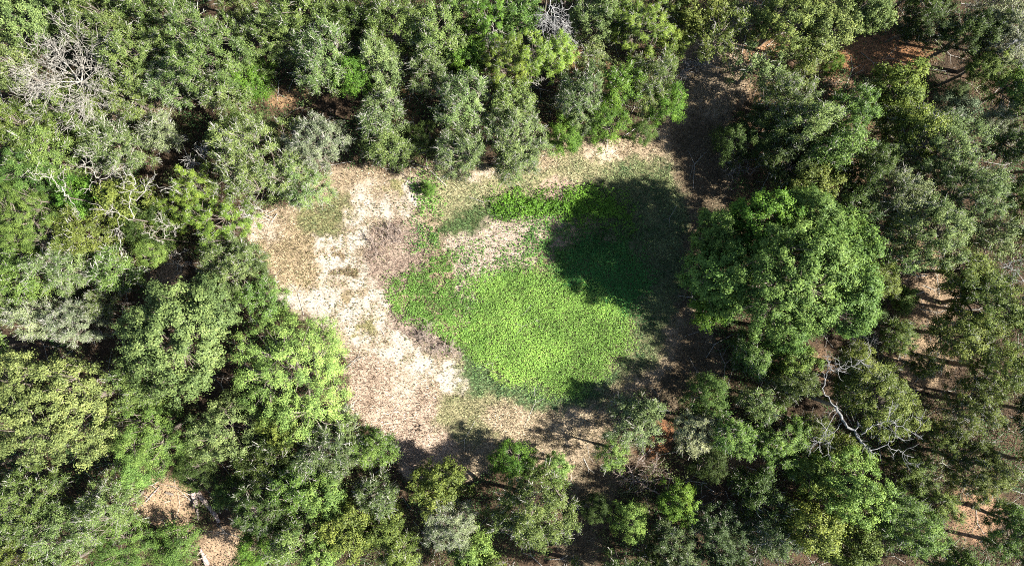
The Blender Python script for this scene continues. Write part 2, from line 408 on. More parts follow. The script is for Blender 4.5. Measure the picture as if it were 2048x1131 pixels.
PB = [(945,565),(1010,535),(1060,530),(1100,555),(1165,570),(1240,620),(1258,690),(1215,710),(1195,760),(1120,783),(1035,772),(965,730),(905,690),(930,650),(955,610)]
PA = [(850,450),(885,470),(908,530),(925,570),(960,590),(955,690),(900,690),(855,655),(800,620),(775,600),(800,560),(835,530)]
PC = [(1120,500),(1165,468),(1255,480),(1300,555),(1275,640),(1235,630),(1170,585),(1110,560)]
PT = [(985,402),(1070,385),(1130,392),(1180,385),(1245,400),(1262,455),(1215,440),(1130,432),(1080,440),(1000,432)]
weeds('leafy_weeds', 'bright lime green leafy weeds carpeting the sunny pond bed', [
    weed_patch('b', PB, 330, (0.185, 0.325, 0.062), 0.115, 0.26, rg, '', 0.0, jit=0.6)])
weeds('sparse_weeds', 'scattered mid green weeds with bare reddish litter showing between', [
    weed_patch('a', PA, 250, (0.125, 0.235, 0.046), 0.135, 0.30, rg, '', 0.85),
    weed_patch('a5', [(800,565),(850,560),(915,600),(940,650),(900,690),(850,655),(790,612)], 170, (0.125, 0.235, 0.046), 0.135, 0.30, rg, '', 0.2),
    weed_patch('a2', [(900,500),(1000,470),(1080,460),(1150,520),(1080,560),(980,560),(960,610),(920,620)], 90, (0.12, 0.24, 0.05), 0.16, 0.2, rg, '', 0.8),
    weed_patch('a3', ell(855,470,30,25), 120, (0.08,0.17,0.05), 0.16, 0.2, rg, '', 0.5),
    weed_patch('a4', ell(855,385,16,40), 150, (0.10,0.22,0.035), 0.15, 0.4, rg, '', 0.3)])
weeds('shaded_weeds', 'smooth carpet of weeds, green darkened for shade, in the shadow of the big oak', [  # patch given a darker green that carries the shade of the oak
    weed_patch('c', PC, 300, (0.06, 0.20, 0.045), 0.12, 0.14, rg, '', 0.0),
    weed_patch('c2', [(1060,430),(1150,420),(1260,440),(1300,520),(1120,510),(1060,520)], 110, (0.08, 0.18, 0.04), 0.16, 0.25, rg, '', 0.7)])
weeds('rush_clumps', 'tall deep green rushes in a band along the north rim', [
    weed_patch('t', PT, 330, (0.095, 0.20, 0.022), 0.15, 0.75, rg, '', 0.35)], 'rushes')
weeds('sand_seedlings', 'tiny green and brown seedlings dotted over the pale sand', [
    weed_patch('s', [(560,575),(640,470),(720,390),(850,370),(860,450),(760,520),(800,600),(930,740),(900,790),(780,740),(660,650)], 30, (0.13, 0.14, 0.06), 0.12, 0.08, rg, '', 0.8)], 'seedlings')

# ------------------------------------------------------------------ forest floor leaf litter and undergrowth (stuff)
def floor_stuff():
    rng = np.random.default_rng(21)
    N = 150000
    x, y = scatter(N, -47, 47, -27, 27, rng)
    px, py, qx, qy = warp(x, y)
    cl = sstep(poly_sd(qx, qy, REG[0][1]), 12)
    tr = sstep(poly_sd(qx, qy, REG[-1][1]), 12)
    k = rng.random(N) < np.where(cl > 0.5, tr * 0.5, 1.0)
    x, y = x[k], y[k]; n = len(x)
    P = np.stack([x, y, ground_h(x, y) + rng.uniform(0.02, 0.07, n)], 1)
    Nn = unit(np.stack([rng.normal(0, .45, n), rng.normal(0, .45, n), np.ones(n)], 1))
    V, F = leaf_quads(P, Nn, rng.uniform(0.08, 0.17, n), rng.uniform(0.05, 0.09, n), rng)
    pal = 0.42 * np.array([(0.30, 0.21, 0.14), (0.16, 0.095, 0.06), (0.40, 0.31, 0.22), (0.09, 0.06, 0.04), (0.24, 0.14, 0.08)])  # palette dimmed to put woodland shade into the litter
    C = np.concatenate([pal[rng.integers(0, 5, n)], np.ones((n, 1))], 1)
    me = make_mesh('leaf_litter', V, F, 4, attrs=[('col', 'FLOAT_COLOR', 'FACE', C)], mats=[BLADE])
    tag(obj('leaf_litter', me), 'brown and tan fallen leaves over the orange forest floor', 'leaf litter', kind='stuff')
    # low leafy undergrowth in patches
    N = 470000
    x, y = scatter(N, -47, 47, -27, 27, rng)
    px, py, qx, qy = warp(x, y)
    cl = sstep(poly_sd(qx, qy, REG[0][1]), 12)
    m = np.clip((fbm(x * 0.45, y * 0.45, 131, 3) - 0.36) * 8, 0, 1) * (1 - cl)
    for cx, cy, rx, ry, _ in OPEN[:14]:
        m = m * np.where(((px - cx) / rx) ** 2 + ((py - cy) / ry) ** 2 < 1, 0.12, 1)
    k = rng.random(N) < m
    x, y = x[k], y[k]; n = len(x)
    hh = np.clip(fbm(x * 0.8, y * 0.8, 141, 3) * 4.2 - 1.2, 0.15, 2.2) * rng.uniform(0.3, 1, n)
    P = np.stack([x, y, ground_h(x, y) + hh], 1)
    Nn = unit(np.stack([rng.normal(0, .6, n), rng.normal(0, .6, n), np.ones(n)], 1))
    V, F = leaf_quads(P, Nn, rng.uniform(0.09, 0.17, n), rng.uniform(0.06, 0.10, n), rng)
    base = np.where((fbm(x * 0.3, y * 0.3, 151, 2) > 0.5)[:, None], np.array((0.05, 0.10, 0.03)), np.array((0.10, 0.13, 0.045)))
    tint = np.clip(rng.uniform(0.1, 0.9, n), 0, 1)
    me = make_mesh('undergrowth', V, F, 4, attrs=[('col', 'FLOAT_COLOR', 'FACE', np.concatenate([base, np.ones((n, 1))], 1)), ('tint', 'FLOAT', 'FACE', tint)], mats=[WEED])
    tag(obj('undergrowth', me), 'low dark green undergrowth in patches beneath the trees', 'undergrowth', kind='stuff')
floor_stuff()
def floor_sticks():
    rng = np.random.default_rng(77); n = 1500
    x, y = scatter(n, -46, 46, -26, 26, rng)
    px, py, qx, qy = warp(x, y)
    cl = sstep(poly_sd(qx, qy, REG[0][1]), 12)
    k = rng.random(n) < np.where(cl > 0.5, 0.12, 1.0)
    x, y = x[k], y[k]; n = len(x)
    a = rng.uniform(0, 6.28, n); L = rng.uniform(0.4, 2.0, n) ** 1.3
    P0 = np.stack([x, y, ground_h(x, y) + 0.05], 1)
    P1 = P0 + np.stack([np.cos(a) * L, np.sin(a) * L, rng.uniform(0, 0.15, n)], 1)
    P2 = P1 + np.stack([np.cos(a + .5) * L, np.sin(a + .5) * L, rng.uniform(0, 0.2, n)], 1) * 0.6
    P3 = P1 + np.stack([np.cos(a - .7) * L, np.sin(a - .7) * L, rng.uniform(0, 0.2, n)], 1) * 0.4
    R = rng.uniform(0.012, 0.035, n)
    V, F = prisms(np.concatenate([P0, P1, P1]), np.concatenate([P1, P2, P3]), np.concatenate([R, R * .8, R * .6]), np.concatenate([R * .8, R * .4, R * .3]), 4)
    me = make_mesh('fallen_sticks', V, F, 4, mats=[TWIG])
    tag(obj('fallen_sticks', me), 'pale fallen sticks strewn over the forest floor', 'sticks', kind='stuff')
floor_sticks()

# ------------------------------------------------------------------ tree prototypes
def walk(p, d, ln, r0, r1, n, bend, rng, lift=0.0):
    segs = []; p = np.array(p, float); d = unit(np.array(d, float))
    for i in range(n):
        d = unit(d + rng.normal(0, bend, 3) + np.array((0, 0, lift)))
        q = p + d * ln / n
        a = r0 + (r1 - r0) * i / n; b = r0 + (r1 - r0) * (i + 1) / n
        segs.append((p, q + d * b * 0.4, a, b)); p = q
    return segs, p, d
# kind: R, height, crown base ratio, number of clumps, clump size, sprigs, leaves per sprig, leaf length, width ratio, up bias, lobing, bare-twig share
KIND = {
 'live':   dict(R=3.0, h=8.5, n=115, cs=0.60, sp=16, lv=17, L=0.118, W=0.58, up=0.35, lob=0.40, twig=0.19, nrm=1.0, spread=0.5),
 'sage':   dict(R=2.6, h=7.5, n=90, cs=0.58, sp=18, lv=15, L=0.108, W=0.50, up=0.35, lob=0.36, twig=0.28, nrm=1.1, spread=0.55),
 'olive':  dict(R=3.2, h=8.5, n=115, cs=0.62, sp=14, lv=15, L=0.145, W=0.68, up=0.30, lob=0.42, twig=0.10, nrm=0.9, spread=0.65),
 'broad':  dict(R=4.2, h=10.0, n=180, cs=0.70, sp=16, lv=18, L=0.150, W=0.74, up=0.35, lob=0.42, twig=0.05, nrm=0.75, spread=0.6),
 'grand':  dict(R=4.8, h=11.0, n=260, cs=0.62, sp=14, lv=16, L=0.150, W=0.66, up=0.30, lob=0.40, twig=0.08, nrm=0.9, spread=0.65),
 'fine':   dict(R=2.6, h=6.5, n=100, cs=0.53, sp=16, lv=18, L=0.100, W=0.48, up=0.45, lob=0.30, twig=0.05, nrm=1.0, spread=0.65),
 'thin':   dict(R=2.8, h=8.0, n=66, cs=0.58, sp=12, lv=13, L=0.130, W=0.62, up=0.25, lob=0.45, twig=0.2, nrm=1.0, spread=0.65),
 'pine':   dict(R=2.4, h=9.0, n=74, cs=0.42, sp=18, lv=12, L=0.220, W=0.15, up=0.50, lob=0.45, twig=0.12, nrm=0.6, spread=0.8),
 'feather':dict(R=2.0, h=6.0, n=54, cs=0.62, sp=14, lv=15, L=0.125, W=0.50, up=0.30, lob=0.50, twig=0.2, nrm=1.0, spread=0.35),
}
PROTO = {}
def make_proto(kind, seed, size):
    k = dict(KIND[kind]); rng = np.random.default_rng(hash_seed(kind, seed) + size * 7)
    if size: k['R'] *= (1, 1.45, 0.66)[size]; k['n'] = int(k['n'] * (1, 1.95, 0.5)[size]); k['h'] *= (1, 1.25, 0.75)[size]
    k['L'] *= 0.83; k['lv'] = int(k['lv'] * 1.22)
    R, h = k['R'], k['h']; base = h * 0.42; Hc = h - base
    # irregular dome radius
    K = rng.normal(0, 2.6, (5, 3)); ph = rng.uniform(0, 6.28, 5)
    def rad(d): return 1 + k['lob'] * 0.32 * np.sum(np.cos(d @ K.T + ph), -1)
    C = []; tries = 0; mind = k['cs'] * 0.85
    while len(C) < k['n'] and tries < 9000:
        tries += 1
        d = unit(rng.normal(size=3)); 
        if d[2] < -0.22: continue
        u = rng.uniform(0.35, 1.0) ** 0.7
        f = min(max(float(rad(d[None])[0]), 0.45), 1.25)
        c = np.array((d[0] * (R - k['cs'] * 0.5) * f * u, d[1] * (R - k['cs'] * 0.5) * f * u, base + 0.1 * Hc + d[2] * (Hc * 0.9 - k['cs'] * .4) * f * u))
        if all(np.sum((c - e) ** 2) > mind * mind for e in C): C.append(c)
        elif tries % 25 == 0: mind *= 0.985
    C = np.array(C); nC = len(C)
    ctr = np.array((0, 0, base + 0.05 * Hc))
    out = unit(C - ctr)
    # sprigs
    S, M = k['sp'], k['lv']
    dirs = unit(out[:, None] * 0.75 + rng.normal(0, k['spread'], (nC, S, 3)) + np.array((0, 0, k['up'])))
    csz = k['cs'] * rng.uniform(0.75, 1.25, (nC, 1, 1))
    ln = csz * rng.uniform(0.7, 1.35, (nC, S, 1))
    t = rng.uniform(0.15, 1.0, (nC, S, M, 1))
    P = C[:, None, None] + dirs[:, :, None] * ln[:, :, None] * t + rng.normal(0, 0.085 * k['cs'] / 0.6, (nC, S, M, 3))
    Nn = unit((P - C[:, None, None]) / k['cs'] * 0.95 + out[:, None, None] * 0.35 + np.array((0, 0, 0.35)) + rng.normal(0, 0.56 * k['nrm'], (nC, S, M, 3)))
    T = np.broadcast_to(dirs[:, :, None], P.shape) + rng.normal(0, 0.6, P.shape)
    lowf = np.cos(C @ rng.normal(0, 0.55, 3) + rng.uniform(0, 6)) * 0.10
    ct = rng.uniform(-0.2, 0.2, (nC, 1, 1)) + lowf[:, None, None]; st = rng.uniform(-0.13, 0.13, (nC, S, 1))
    tint = np.clip(0.45 + ct + st + rng.uniform(-0.3, 0.3, (nC, S, M)), 0, 1).ravel()
    P = P.reshape(-1, 3); n = len(P)
    L = k['L'] * rng.uniform(0.7, 1.3, n)
    V, F = leaf_quads(P, Nn.reshape(-1, 3), L, L * k['W'], rng, T.reshape(-1, 3))
    crown = make_mesh('crown', V, F, 4, attrs=[('tint', 'FLOAT', 'FACE', tint)], mats=[LEAF])
    # trunk, limbs, branches
    segs = []
    r0 = 0.045 * R + 0.03
    s, top, d = walk((0, 0, -0.2), (rng.normal(0, .05), rng.normal(0, .05), 1), base + 0.5, r0 * 1.35, r0 * 0.8, 5, 0.05, rng)
    segs += s
    nl = 6; limbs = []
    for i in range(nl):
        a = i * 6.283 / nl + rng.uniform(-.4, .4); el = rng.uniform(0.45, 1.1)
        s, e, d = walk(top - np.array((0, 0, rng.uniform(0, 0.5))), (math.cos(a) * math.cos(el), math.sin(a) * math.cos(el), math.sin(el)), min(R, Hc) * 0.75, r0 * 0.6, r0 * 0.2, 5, 0.14, rng)
        limbs.append([q[1] for q in s]); segs += s
    nodes = np.array([q for l in limbs for q in l])
    for c in C:
        dd = np.sum((nodes - c) ** 2, 1) + np.where(nodes[:, 2] > c[2], 1.5, 0)
        p = nodes[int(np.argmin(dd))]
        mid = (p + c) / 2 + rng.normal(0, 0.12, 3)
        segs += [(p, mid, 0.030, 0.022), (mid, c, 0.022, 0.014)]
    trunk = sticks_mesh('trunk', segs, BARK, 5)
    # bare pale twigs that poke out of the foliage
    sel = rng.random((nC, S)) < k['twig']
    ci, si = np.nonzero(sel)
    p0 = C[ci]; p1 = C[ci] + dirs[ci, si] * ln[ci, si] * rng.uniform(0.9, 1.35, (len(ci), 1))
    mid = (p0 + p1) / 2 + rng.normal(0, 0.05, p0.shape)
    q = mid + unit(p1 - p0 + rng.normal(0, 0.35, p0.shape)) * 0.35
    V, F = prisms(np.concatenate([p0, mid, mid]), np.concatenate([mid, p1, q]), np.full(3 * len(p0), 0.019), np.full(3 * len(p0), 0.009), 3)
    tw = make_mesh('dead_twigs', V, F, 4, mats=[TWIG])
    return crown, trunk, tw
def hash_seed(k, s): return sum(ord(c) * (i + 7) for i, c in enumerate(k)) * 31 + s * 977
def proto(kind, v, size):
    if (kind, v, size) not in PROTO: PROTO[(kind, v, size)] = make_proto(kind, v, size)
    return PROTO[(kind, v, size)]

COL = dict(
 sage=(0.140, 0.185, 0.058), live=(0.118, 0.162, 0.042), deep=(0.053, 0.080, 0.018), olive=(0.128, 0.160, 0.042), yellow=(0.158, 0.188, 0.060),
 green=(0.100, 0.160, 0.033), bright=(0.095, 0.172, 0.022), lime=(0.165, 0.235, 0.052), pine=(0.140, 0.200, 0.032), blue=(0.114, 0.152, 0.048), dim=(0.068, 0.096, 0.032), pale=(0.112, 0.165, 0.050),
 straw=(0.225, 0.245, 0.12), grey=(0.185, 0.210, 0.110), moss=(0.118, 0.150, 0.030))
random.seed(4)
NT = [0]
STEM = sticks_mesh('stem', [(np.array((0, 0, 0.)), np.array((0, 0, 1.)), 1.15, 1.0)], BARK, 9)
def tree(px, py, r, kind, colr, label, h=None, sq=1.0, cat='tree', name=None, group='trees of the woodland around the clearing', rot=None, v=None):
    i = NT[0]; NT[0] += 1
    k = KIND[kind]
    if h is None: h = 4.2 + r * 0.058
    h = min(h, 15)
    zc = 0.62 * h
    R = r * (H - zc) / FPX
    x, y, _ = at(px, py, zc)
    s = R / k['R'] * 1.03; sz = h / k['h']; size = 0
    if s > 1.2: size = 1; s /= 1.45; sz /= 1.25
    elif s < 0.8: size = 2; s /= 0.66; sz /= 0.75
    rr = random.Random(i * 7 + 3)
    nm = name or {'pine': 'pine_tree',  'live': 'oak_tree', 'sage': 'oak_tree', 'olive': 'oak_tree', 'broad': 'oak_tree', 'grand': 'oak_tree', 'fine': 'leafy_tree'}.get(kind, 'young_tree')
    for w in ('bush', 'shrub', 'sapling'):
        if w in label.split(' beside ')[0].split(' above ')[0].split(' left of ')[0].split(' right of ')[0].split(' under ')[0].split(' at ')[0].split(' below ')[0].split(' over ')[0].split(' between ')[0].split(' of ')[0]:
            nm = 'sapling' if w == 'sapling' else 'shrub'; cat = nm; break
    e = bpy.data.objects.new(nm, None); col.objects.link(e); e.empty_display_size = 0.5
    gz = float(ground_h(np.array([x]), np.array([y]))[0])
    e.location = (x, y, gz)
    e.rotation_euler = (rr.uniform(-.04, .04), rr.uniform(-.04, .04), rr.uniform(0, 6.28) if rot is None else rot)
    up = max(0.0, h - s * 1.12 * k['h'] * (1, 1.25, 0.75)[size])      # tall narrow trees stand on a longer stem
    sz = min(sz, s * 1.12)
    tag(e, label, cat, group)
    cm, tm, wm = proto(kind, (i % 4) if v is None else v, size)
    c = obj('crown', cm, e, (0, 0, up)); c.scale = (s * sq, s, sz); b = COL[colr] if isinstance(colr, str) else colr
    j = [rr.uniform(0.93, 1.08) for _ in range(3)]; g = rr.uniform(0.86, 1.12)
    c.color = (b[0] * j[0] * g * 0.94, b[1] * (j[1] * .5 + .5) * g, b[2] * j[2] * g, 1)
    tr = obj('trunk', tm, e, (0, 0, up)); tr.scale = (s * sq, s, sz)
    if up > 0.3:
        st = obj('stem', STEM, e, (0, 0, -0.3)); rr_ = (0.045 * k['R'] * (1, 1.45, 0.66)[size] + 0.03) * 1.5 * s
        st.scale = (rr_, rr_, up + 0.3)
    if k['twig'] > 0.1:
        tw = tag(obj('dead_twigs', wm, e, (0, 0, up)), kind='stuff'); tw.scale = (s * sq, s, sz)
    return e

TREES = [
(1965,62,34,'live','deep',8,'dark tree between the two silver grey trees and the top edge dark oak'),
(160,-8,44,'live','moss',8.5,'oak cut by the top edge between the corner oaks and the bare white tree'),
(255,-8,38,'live','live',8.5,'oak cut by the top edge above the green oak beside the dark gap'),
(480,-4,40,'live','live',8.5,'oak cut by the top edge right of the fan shaped oak'),
(740,-20,40,'live','live',9,'oak cut by the top edge over the deep shadow gap'),
(1135,-30,40,'live','deep',8,'dark oak above the top edge behind the silver dead tree'),
(1330,10,34,'live','deep',8,'dark oak at the top edge between the bright pine and the olive tree'),
(-38,300,46,'live','moss',9,'oak cut by the left edge beside the feathery green trees'),
(-45,700,50,'live','live',9,'oak mostly beyond the left edge above the yellowish oak'),
(-40,940,46,'live','deep',8,'dark oak mostly beyond the left edge below the yellowish oak'),
(100,1150,50,'live','live',8.5,'oak cut by the bottom edge near the bottom left corner'),
(960,1160,50,'live','moss',8.5,'oak cut by the bottom edge left of the large round olive oak'),
(1470,1165,50,'live','deep',9,'dark oak added for shade mostly below the bottom edge under the dim lichen tree'),  # this oak and the next added off-frame to shade the floor
(1360,1175,46,'live','deep',9,'dark oak added for shade mostly below the bottom edge right of the track foot'),
(1710,1160,46,'live','moss',9,'oak cut by the bottom edge under the mossy oak'),
(2070,1130,40,'live','deep',9,'dark oak cut by the bottom right corner'),
# partly outside the frame, at its edges
(2078,440,50,'live','moss',9,'oak cut by the right edge beside the thin pale oak'),
(2085,640,52,'live','moss',10,'tall oak mostly beyond the right edge next to the broad olive oak'),
(2082,830,56,'live','deep',10,'tall dark oak cut by the right edge beside the dark gap'),
(2090,940,52,'live','moss',10,'tall oak mostly beyond the right edge above the corner oak'),
(2086,330,46,'live','deep',9.5,'dark oak cut by the right edge under the fallen grey branches'),
(2085,215,44,'live','deep',9.5,'dark oak cut by the right edge below the silver grey trees'),
(1250,1162,54,'live','live',10,'oak added mostly below the bottom edge to shade the track beside it'),  # off-frame oak added to shade the foot of the track
(1160,1175,46,'live','live',9,'oak at the foot of the track, mostly below the bottom edge'),
(1920,1165,50,'live','moss',9,'oak mostly below the bottom edge under the green tree by the orange patch'),
(1840,-28,48,'live','deep',10,'dark oak mostly above the top edge right of the red soil'),
# north-west
(45,35,72,'olive','sage',9,'pale olive oak filling the top left corner of the photo'),
(12,135,48,'live','sage',8,'pale oak on the left edge beside the bare white tree'),
(205,62,66,'live','live',9,'green oak just above and right of the bare white tree'),
(262,120,74,'live','live',9.5,'dense green oak to the right of the bare white tree'),
(330,30,66,'live','live',9,'green oak at the top edge between two dark gaps'),
(418,100,98,'live','live',10.5,'broad grey green oak with fan shaped boughs, largest of the northwest corner'),
(350,165,52,'sage','sage',8,'greyish oak tucked below the broad fan shaped oak'),
(442,182,46,'sage','sage',7.5,'small grey oak below the fan shaped oak beside an orange soil gap'),
(500,160,48,'fine','bright',6,'bright green bush in the shade right of the fan shaped oak'),
(565,60,62,'live','live',9,'shaded green oak left of the tall pale oak at the top'),
(650,118,68,'sage','sage',10,'tall pale oak with silvery twigs above the orange soil gap'),
(622,30,58,'live','live',9.5,'dull green oak at the top edge above the tall pale oak'),
(700,45,46,'live','deep',8.5,'dark oak at the top edge in a deep shadow gap'),
(240,190,56,'sage','live',7.5,'feathery green oak above the tan soil patch'),
(145,222,62,'live','moss',8,'yellowish green oak directly below the bare white tree'),
(40,240,62,'live','moss',8,'mossy green oak on the left edge below the pale corner oaks'),
(315,262,42,'sage','straw',5.5,'pale tan feathery shrub right of the tan soil patch'),
(220,298,66,'sage','sage',7,'loose grey green tree below the tan soil patch'),
(95,310,58,'live','live',7.5,'mid green oak above the curly bare branches on the left'),
(505,262,40,'fine','sage',5,'low soft grey bush between the orange soil and the northwest oaks'),
(520,318,92,'sage','sage',10,'large grey green oak at the northwest corner of the clearing'),
(462,275,48,'fine','deep',7,'dark green bushy tree left of the large grey green oak'),
(640,282,56,'sage','grey',9,'grey lichen covered tree beside the dark gap north of the sand'),
(600,370,58,'sage','sage',6.5,'pale grey green tree drooping over the north end of the sand'),
(392,378,52,'pine','pine',8,'yellow green pine left of the large grey green oak'),
(440,440,60,'pine','pine',8.5,'yellowest pine beside the northwest edge of the sandy clearing'),
(60,365,62,'fine','green',8,'dark green rounded tree on the left edge under the curly bare branches'),
(160,392,42,'olive','bright',7,'small bright green tree between the curly branches and the forked snag'),
(255,400,58,'olive','moss',7.5,'yellowish tree behind the forked white snag'),
(55,452,80,'fine','green',9,'large dark green rounded tree on the left edge'),
(175,465,55,'live','moss',7.5,'yellow green tree to the right of the large dark rounded tree'),
(292,455,48,'fine','deep',7,'dark green tree between the forked snag and the fallen branches'),
(345,430,38,'pine','pine',6,'short green pine left of the yellowest pine'),
(300,500,34,'fine','lime',5,'low lime green bush by the fallen bare branches'),
(45,545,58,'live','green',8,'mid green oak on the left edge above the two small grey trees'),
(140,535,58,'sage','sage',8,'pale sage tree above the deep dark hollow'),
(225,540,50,'sage','live',7.5,'sage tree left of the tan opening with fallen branches'),
(470,535,72,'live','blue',8.5,'bluish green oak on the west edge of the sandy clearing'),
(522,600,46,'live','green',7,'dark leafy oak where the sand meets the lime crowned oak'),
(350,682,112,'broad','pale',12,'big pale green oak with bold leaf clumps beside the deep dark hollow'),
(425,615,52,'broad','blue',10,'bluish shoulder tree on the top right of the big pale green oak'),
(68,628,42,'sage','grey',7,'smaller of two grey twiggy trees above the yellow oak, at the left edge'),
(158,650,52,'sage','grey',7.5,'larger of two grey twiggy trees above the yellow oak'),
(212,608,28,'sage','sage',6.5,'little sage tree on the rim of the deep dark hollow'),
(10,600,34,'live','live',7,'green tree cut by the left edge above the small grey tree'),
# west and south-west
(110,812,122,'grand',(0.155,0.172,0.055),12,'big yellowish oak on the left edge, the yellowest large crown'),
(590,745,126,'fine',(0.185,0.270,0.066),9.5,'big lime green oak bulging into the southwest side of the clearing'),
(285,775,44,'live','live',8,'grey green tree between the yellow oak and the big pale green oak'),
(305,872,74,'fine','green',7.5,'soft fine leaved green tree right of the yellowish oak'),
(455,855,66,'olive','yellow',8,'olive yellow tree below left of the lime green oak'),
(560,850,52,'olive','moss',7.5,'mossy olive tree under the lower rim of the lime green oak'),
(670,895,72,'sage','blue',9,'pale bluish green oak at the south end of the straw grass'),
(738,885,46,'live','green',7.5,'green tip tree beside the pale bluish oak, nearest the straw grass'),
(388,935,46,'fine','deep',4.8,'dark fine leaved shrub above the fallen logs'),
(270,940,44,'fine','lime',5,'low light green bush left of the orange opening'),
(545,925,54,'live','deep',8,'dark shaded oak between the logs and the pale bluish oak'),
(452,985,30,'fine','green',4,'low green shrub right of the thick fallen log'),
(55,1005,72,'live','live',8.5,'grey green oak on the left edge below the yellowish oak'),
(135,1062,70,'live','sage',8.5,'pale grey oak near the bottom left corner'),
(218,1020,66,'sage','sage',8,'sage oak on the left rim of the orange opening'),
(30,1110,60,'live','moss',8,'mossy oak in the bottom left corner'),
(240,1095,58,'fine','green',7,'soft green tree at the bottom edge left of the bare soil'),
(350,1092,48,'fine','green',4.5,'low spreading green shrub below the orange opening'),
(530,1025,60,'live','deep',8.5,'dark green oak right of the lower bare soil'),
(505,1095,42,'fine','bright',6,'bright green bush at the bottom edge beside the bare soil'),
(612,975,52,'live','green',8.5,'mid green oak under the pale bluish oak'),
(655,985,44,'olive','lime',8.5,'yellow lime tree below the pale bluish oak'),
(752,985,42,'sage','blue',8,'round bluish green tree in the shadow south of the straw grass'),
(585,1080,56,'live','live',8.5,'green oak at the bottom edge left of the yellow trio'),
(695,1050,54,'olive','moss',8.5,'olive oak below the round bluish tree'),
(640,1110,42,'olive','lime',8,'lime tinged oak cut by the bottom edge'),
(765,1045,46,'olive','moss',7.5,'dim olive tree between the round bluish tree and the lichen grey tree'),
(800,1105,48,'live','moss',7.5,'mossy tree at the bottom edge left of the lichen grey tree'),
(878,972,54,'olive','moss',7.5,'yellow green tree rising from dark shade south of the clearing'),
(905,1050,56,'sage','grey',8.5,'lichen grey twiggy tree near the bottom edge'),
(945,1105,48,'olive','lime',7.5,'yellow green tree on the bottom edge right of the lichen grey tree'),
(1062,1035,84,'live','olive',10,'large round olive green oak on the bottom edge beside the track'),
(1025,918,42,'fine','bright',5,'fresh green small tree at the southern tip of the clearing'),
(1062,935,26,'fine','green',4.5,'little green bush touching the fresh green small tree'),
(1114,940,32,'olive','lime',4.5,'small round yellow green tree alone beside the track'),
(1268,850,54,'feather',(0.145,0.205,0.075),4.8,'pale feathery young tree alone south of the pond bed'),
(1285,815,34,'feather','sage',5,'wispy top shoot tree above the pale feathery young tree'),
(1221,910,28,'feather','lime',5.5,'light green sapling at the foot of the pale feathery tree'),
(1264,1042,38,'fine','lime',5.5,'yellow green bush standing alone in deep shade near the bottom edge'),
(1192,1015,32,'fine','deep',3.5,'very dark bush in the shade beside the track'),
(1350,1000,36,'olive','bright',6,'bright green sapling right of the brush pile in shade'),
(1350,1090,50,'live','dim',7,'bluish green tree at the bottom edge beside the shaded sapling'),
(1300,1120,30,'live','deep',6,'dark tree cut by the bottom edge below the yellow green bush'),
# south-east
(1415,790,46,'fine','green',6,'soft green tree southeast of the pond bed'),
(1512,797,34,'feather','sage',6,'pale feathery tree right of the soft green tree'),
(1390,866,42,'feather',(0.26,0.27,0.13),6.5,'straw coloured feathery shrub beside the red soil'),
(1462,872,42,'live','green',8.5,'yellow green bush right of the straw coloured shrub'),
(1580,762,46,'live','deep',7.5,'dark green tree left of the bleached leaning snag'),
(1560,882,64,'live','green',6.5,'broad low green tree below the dark gap left of the snag'),
(1625,855,36,'sage','moss',5.5,'small mossy tree at the foot of the bleached snag'),
(1745,782,82,'live','moss',9,'large olive oak behind the bleached leaning snag'),
(1700,735,40,'live','moss',8,'olive tree with grey twigs at the top of the bleached snag'),
(1782,665,34,'live','moss',7.5,'small grey green tree just below the big east oak'),
(1790,830,40,'olive','moss',7.5,'olive tree under the right branches of the snag'),
(1680,905,40,'live','moss',5.5,'low olive tree under the lower end of the snag'),
(1420,920,38,'fine','deep',5,'dark green bush right of the shaded track'),
(1685,975,72,'olive','lime',9,'broad yellow green oak below the snag'),
(1615,950,46,'olive','moss',7.5,'yellow green shoulder tree left of the broad yellow green oak'),
(1510,985,52,'live','deep',6.5,'dim dark oak left of the yellow green oaks'),
(1622,1055,62,'olive','moss',8.5,'olive yellow oak near the bottom edge below the broad yellow green oak'),
(1435,1075,62,'live','dim',7.5,'dark bluish oak at the bottom edge'),
(1540,1075,50,'sage','dim',7.5,'dim tree with grey lichen twigs at the bottom edge'),
(1700,1085,56,'olive','moss',8,'mossy oak on the bottom edge left of the green oak pair'),
(1812,1055,70,'live','green',9,'green oak near the bottom edge left of the orange clearing patch'),
(1768,1010,44,'live','green',8.5,'upper partner of the green oak near the bottom edge'),
(1822,940,40,'live','moss',5.5,'low olive tree in the dark gap below the snag tip'),
(1875,1000,36,'live','moss',7,'narrow olive tree left of the orange clearing patch'),
(1955,935,66,'live','moss',8.5,'round dull olive oak near the right edge above the orange patch'),
(1940,812,60,'sage','moss',8.5,'grey green oak left of the dark gap at the right edge'),
(1995,742,62,'live','moss',9.5,'olive oak on the right edge above the grey green oak'),
(2025,1050,62,'live','green',8.5,'green oak in the bottom right corner'),
(1915,1125,44,'live','green',7,'green tree cut by the bottom edge below the orange patch'),
(1880,870,34,'live','moss',6,'small olive tree between the snag and the round dull oak'),
(1850,730,30,'sage','moss',4.5,'low mossy bush in the tan opening right of the big oak'),
# east
(1440,470,54,'broad','green',9.5,'bright northwest bough of leaves on the big east oak cluster'),
(1515,440,62,'broad','bright',11.5,'light green top crown of the big east oak cluster'),
(1600,440,52,'broad','green',12,'northeast crown of the big east oak cluster, next to a dark gap'),
(1430,560,66,'broad','green',10.5,'dark shaded western crown of the big east oak cluster'),
(1550,560,105,'broad','green',14.5,'central and largest crown of the big east oak cluster'),
(1660,510,76,'broad','green',13,'sunlit eastern crown of the big east oak cluster'),
(1660,600,68,'broad','green',12.5,'sunlit southeastern crown of the big east oak cluster'),
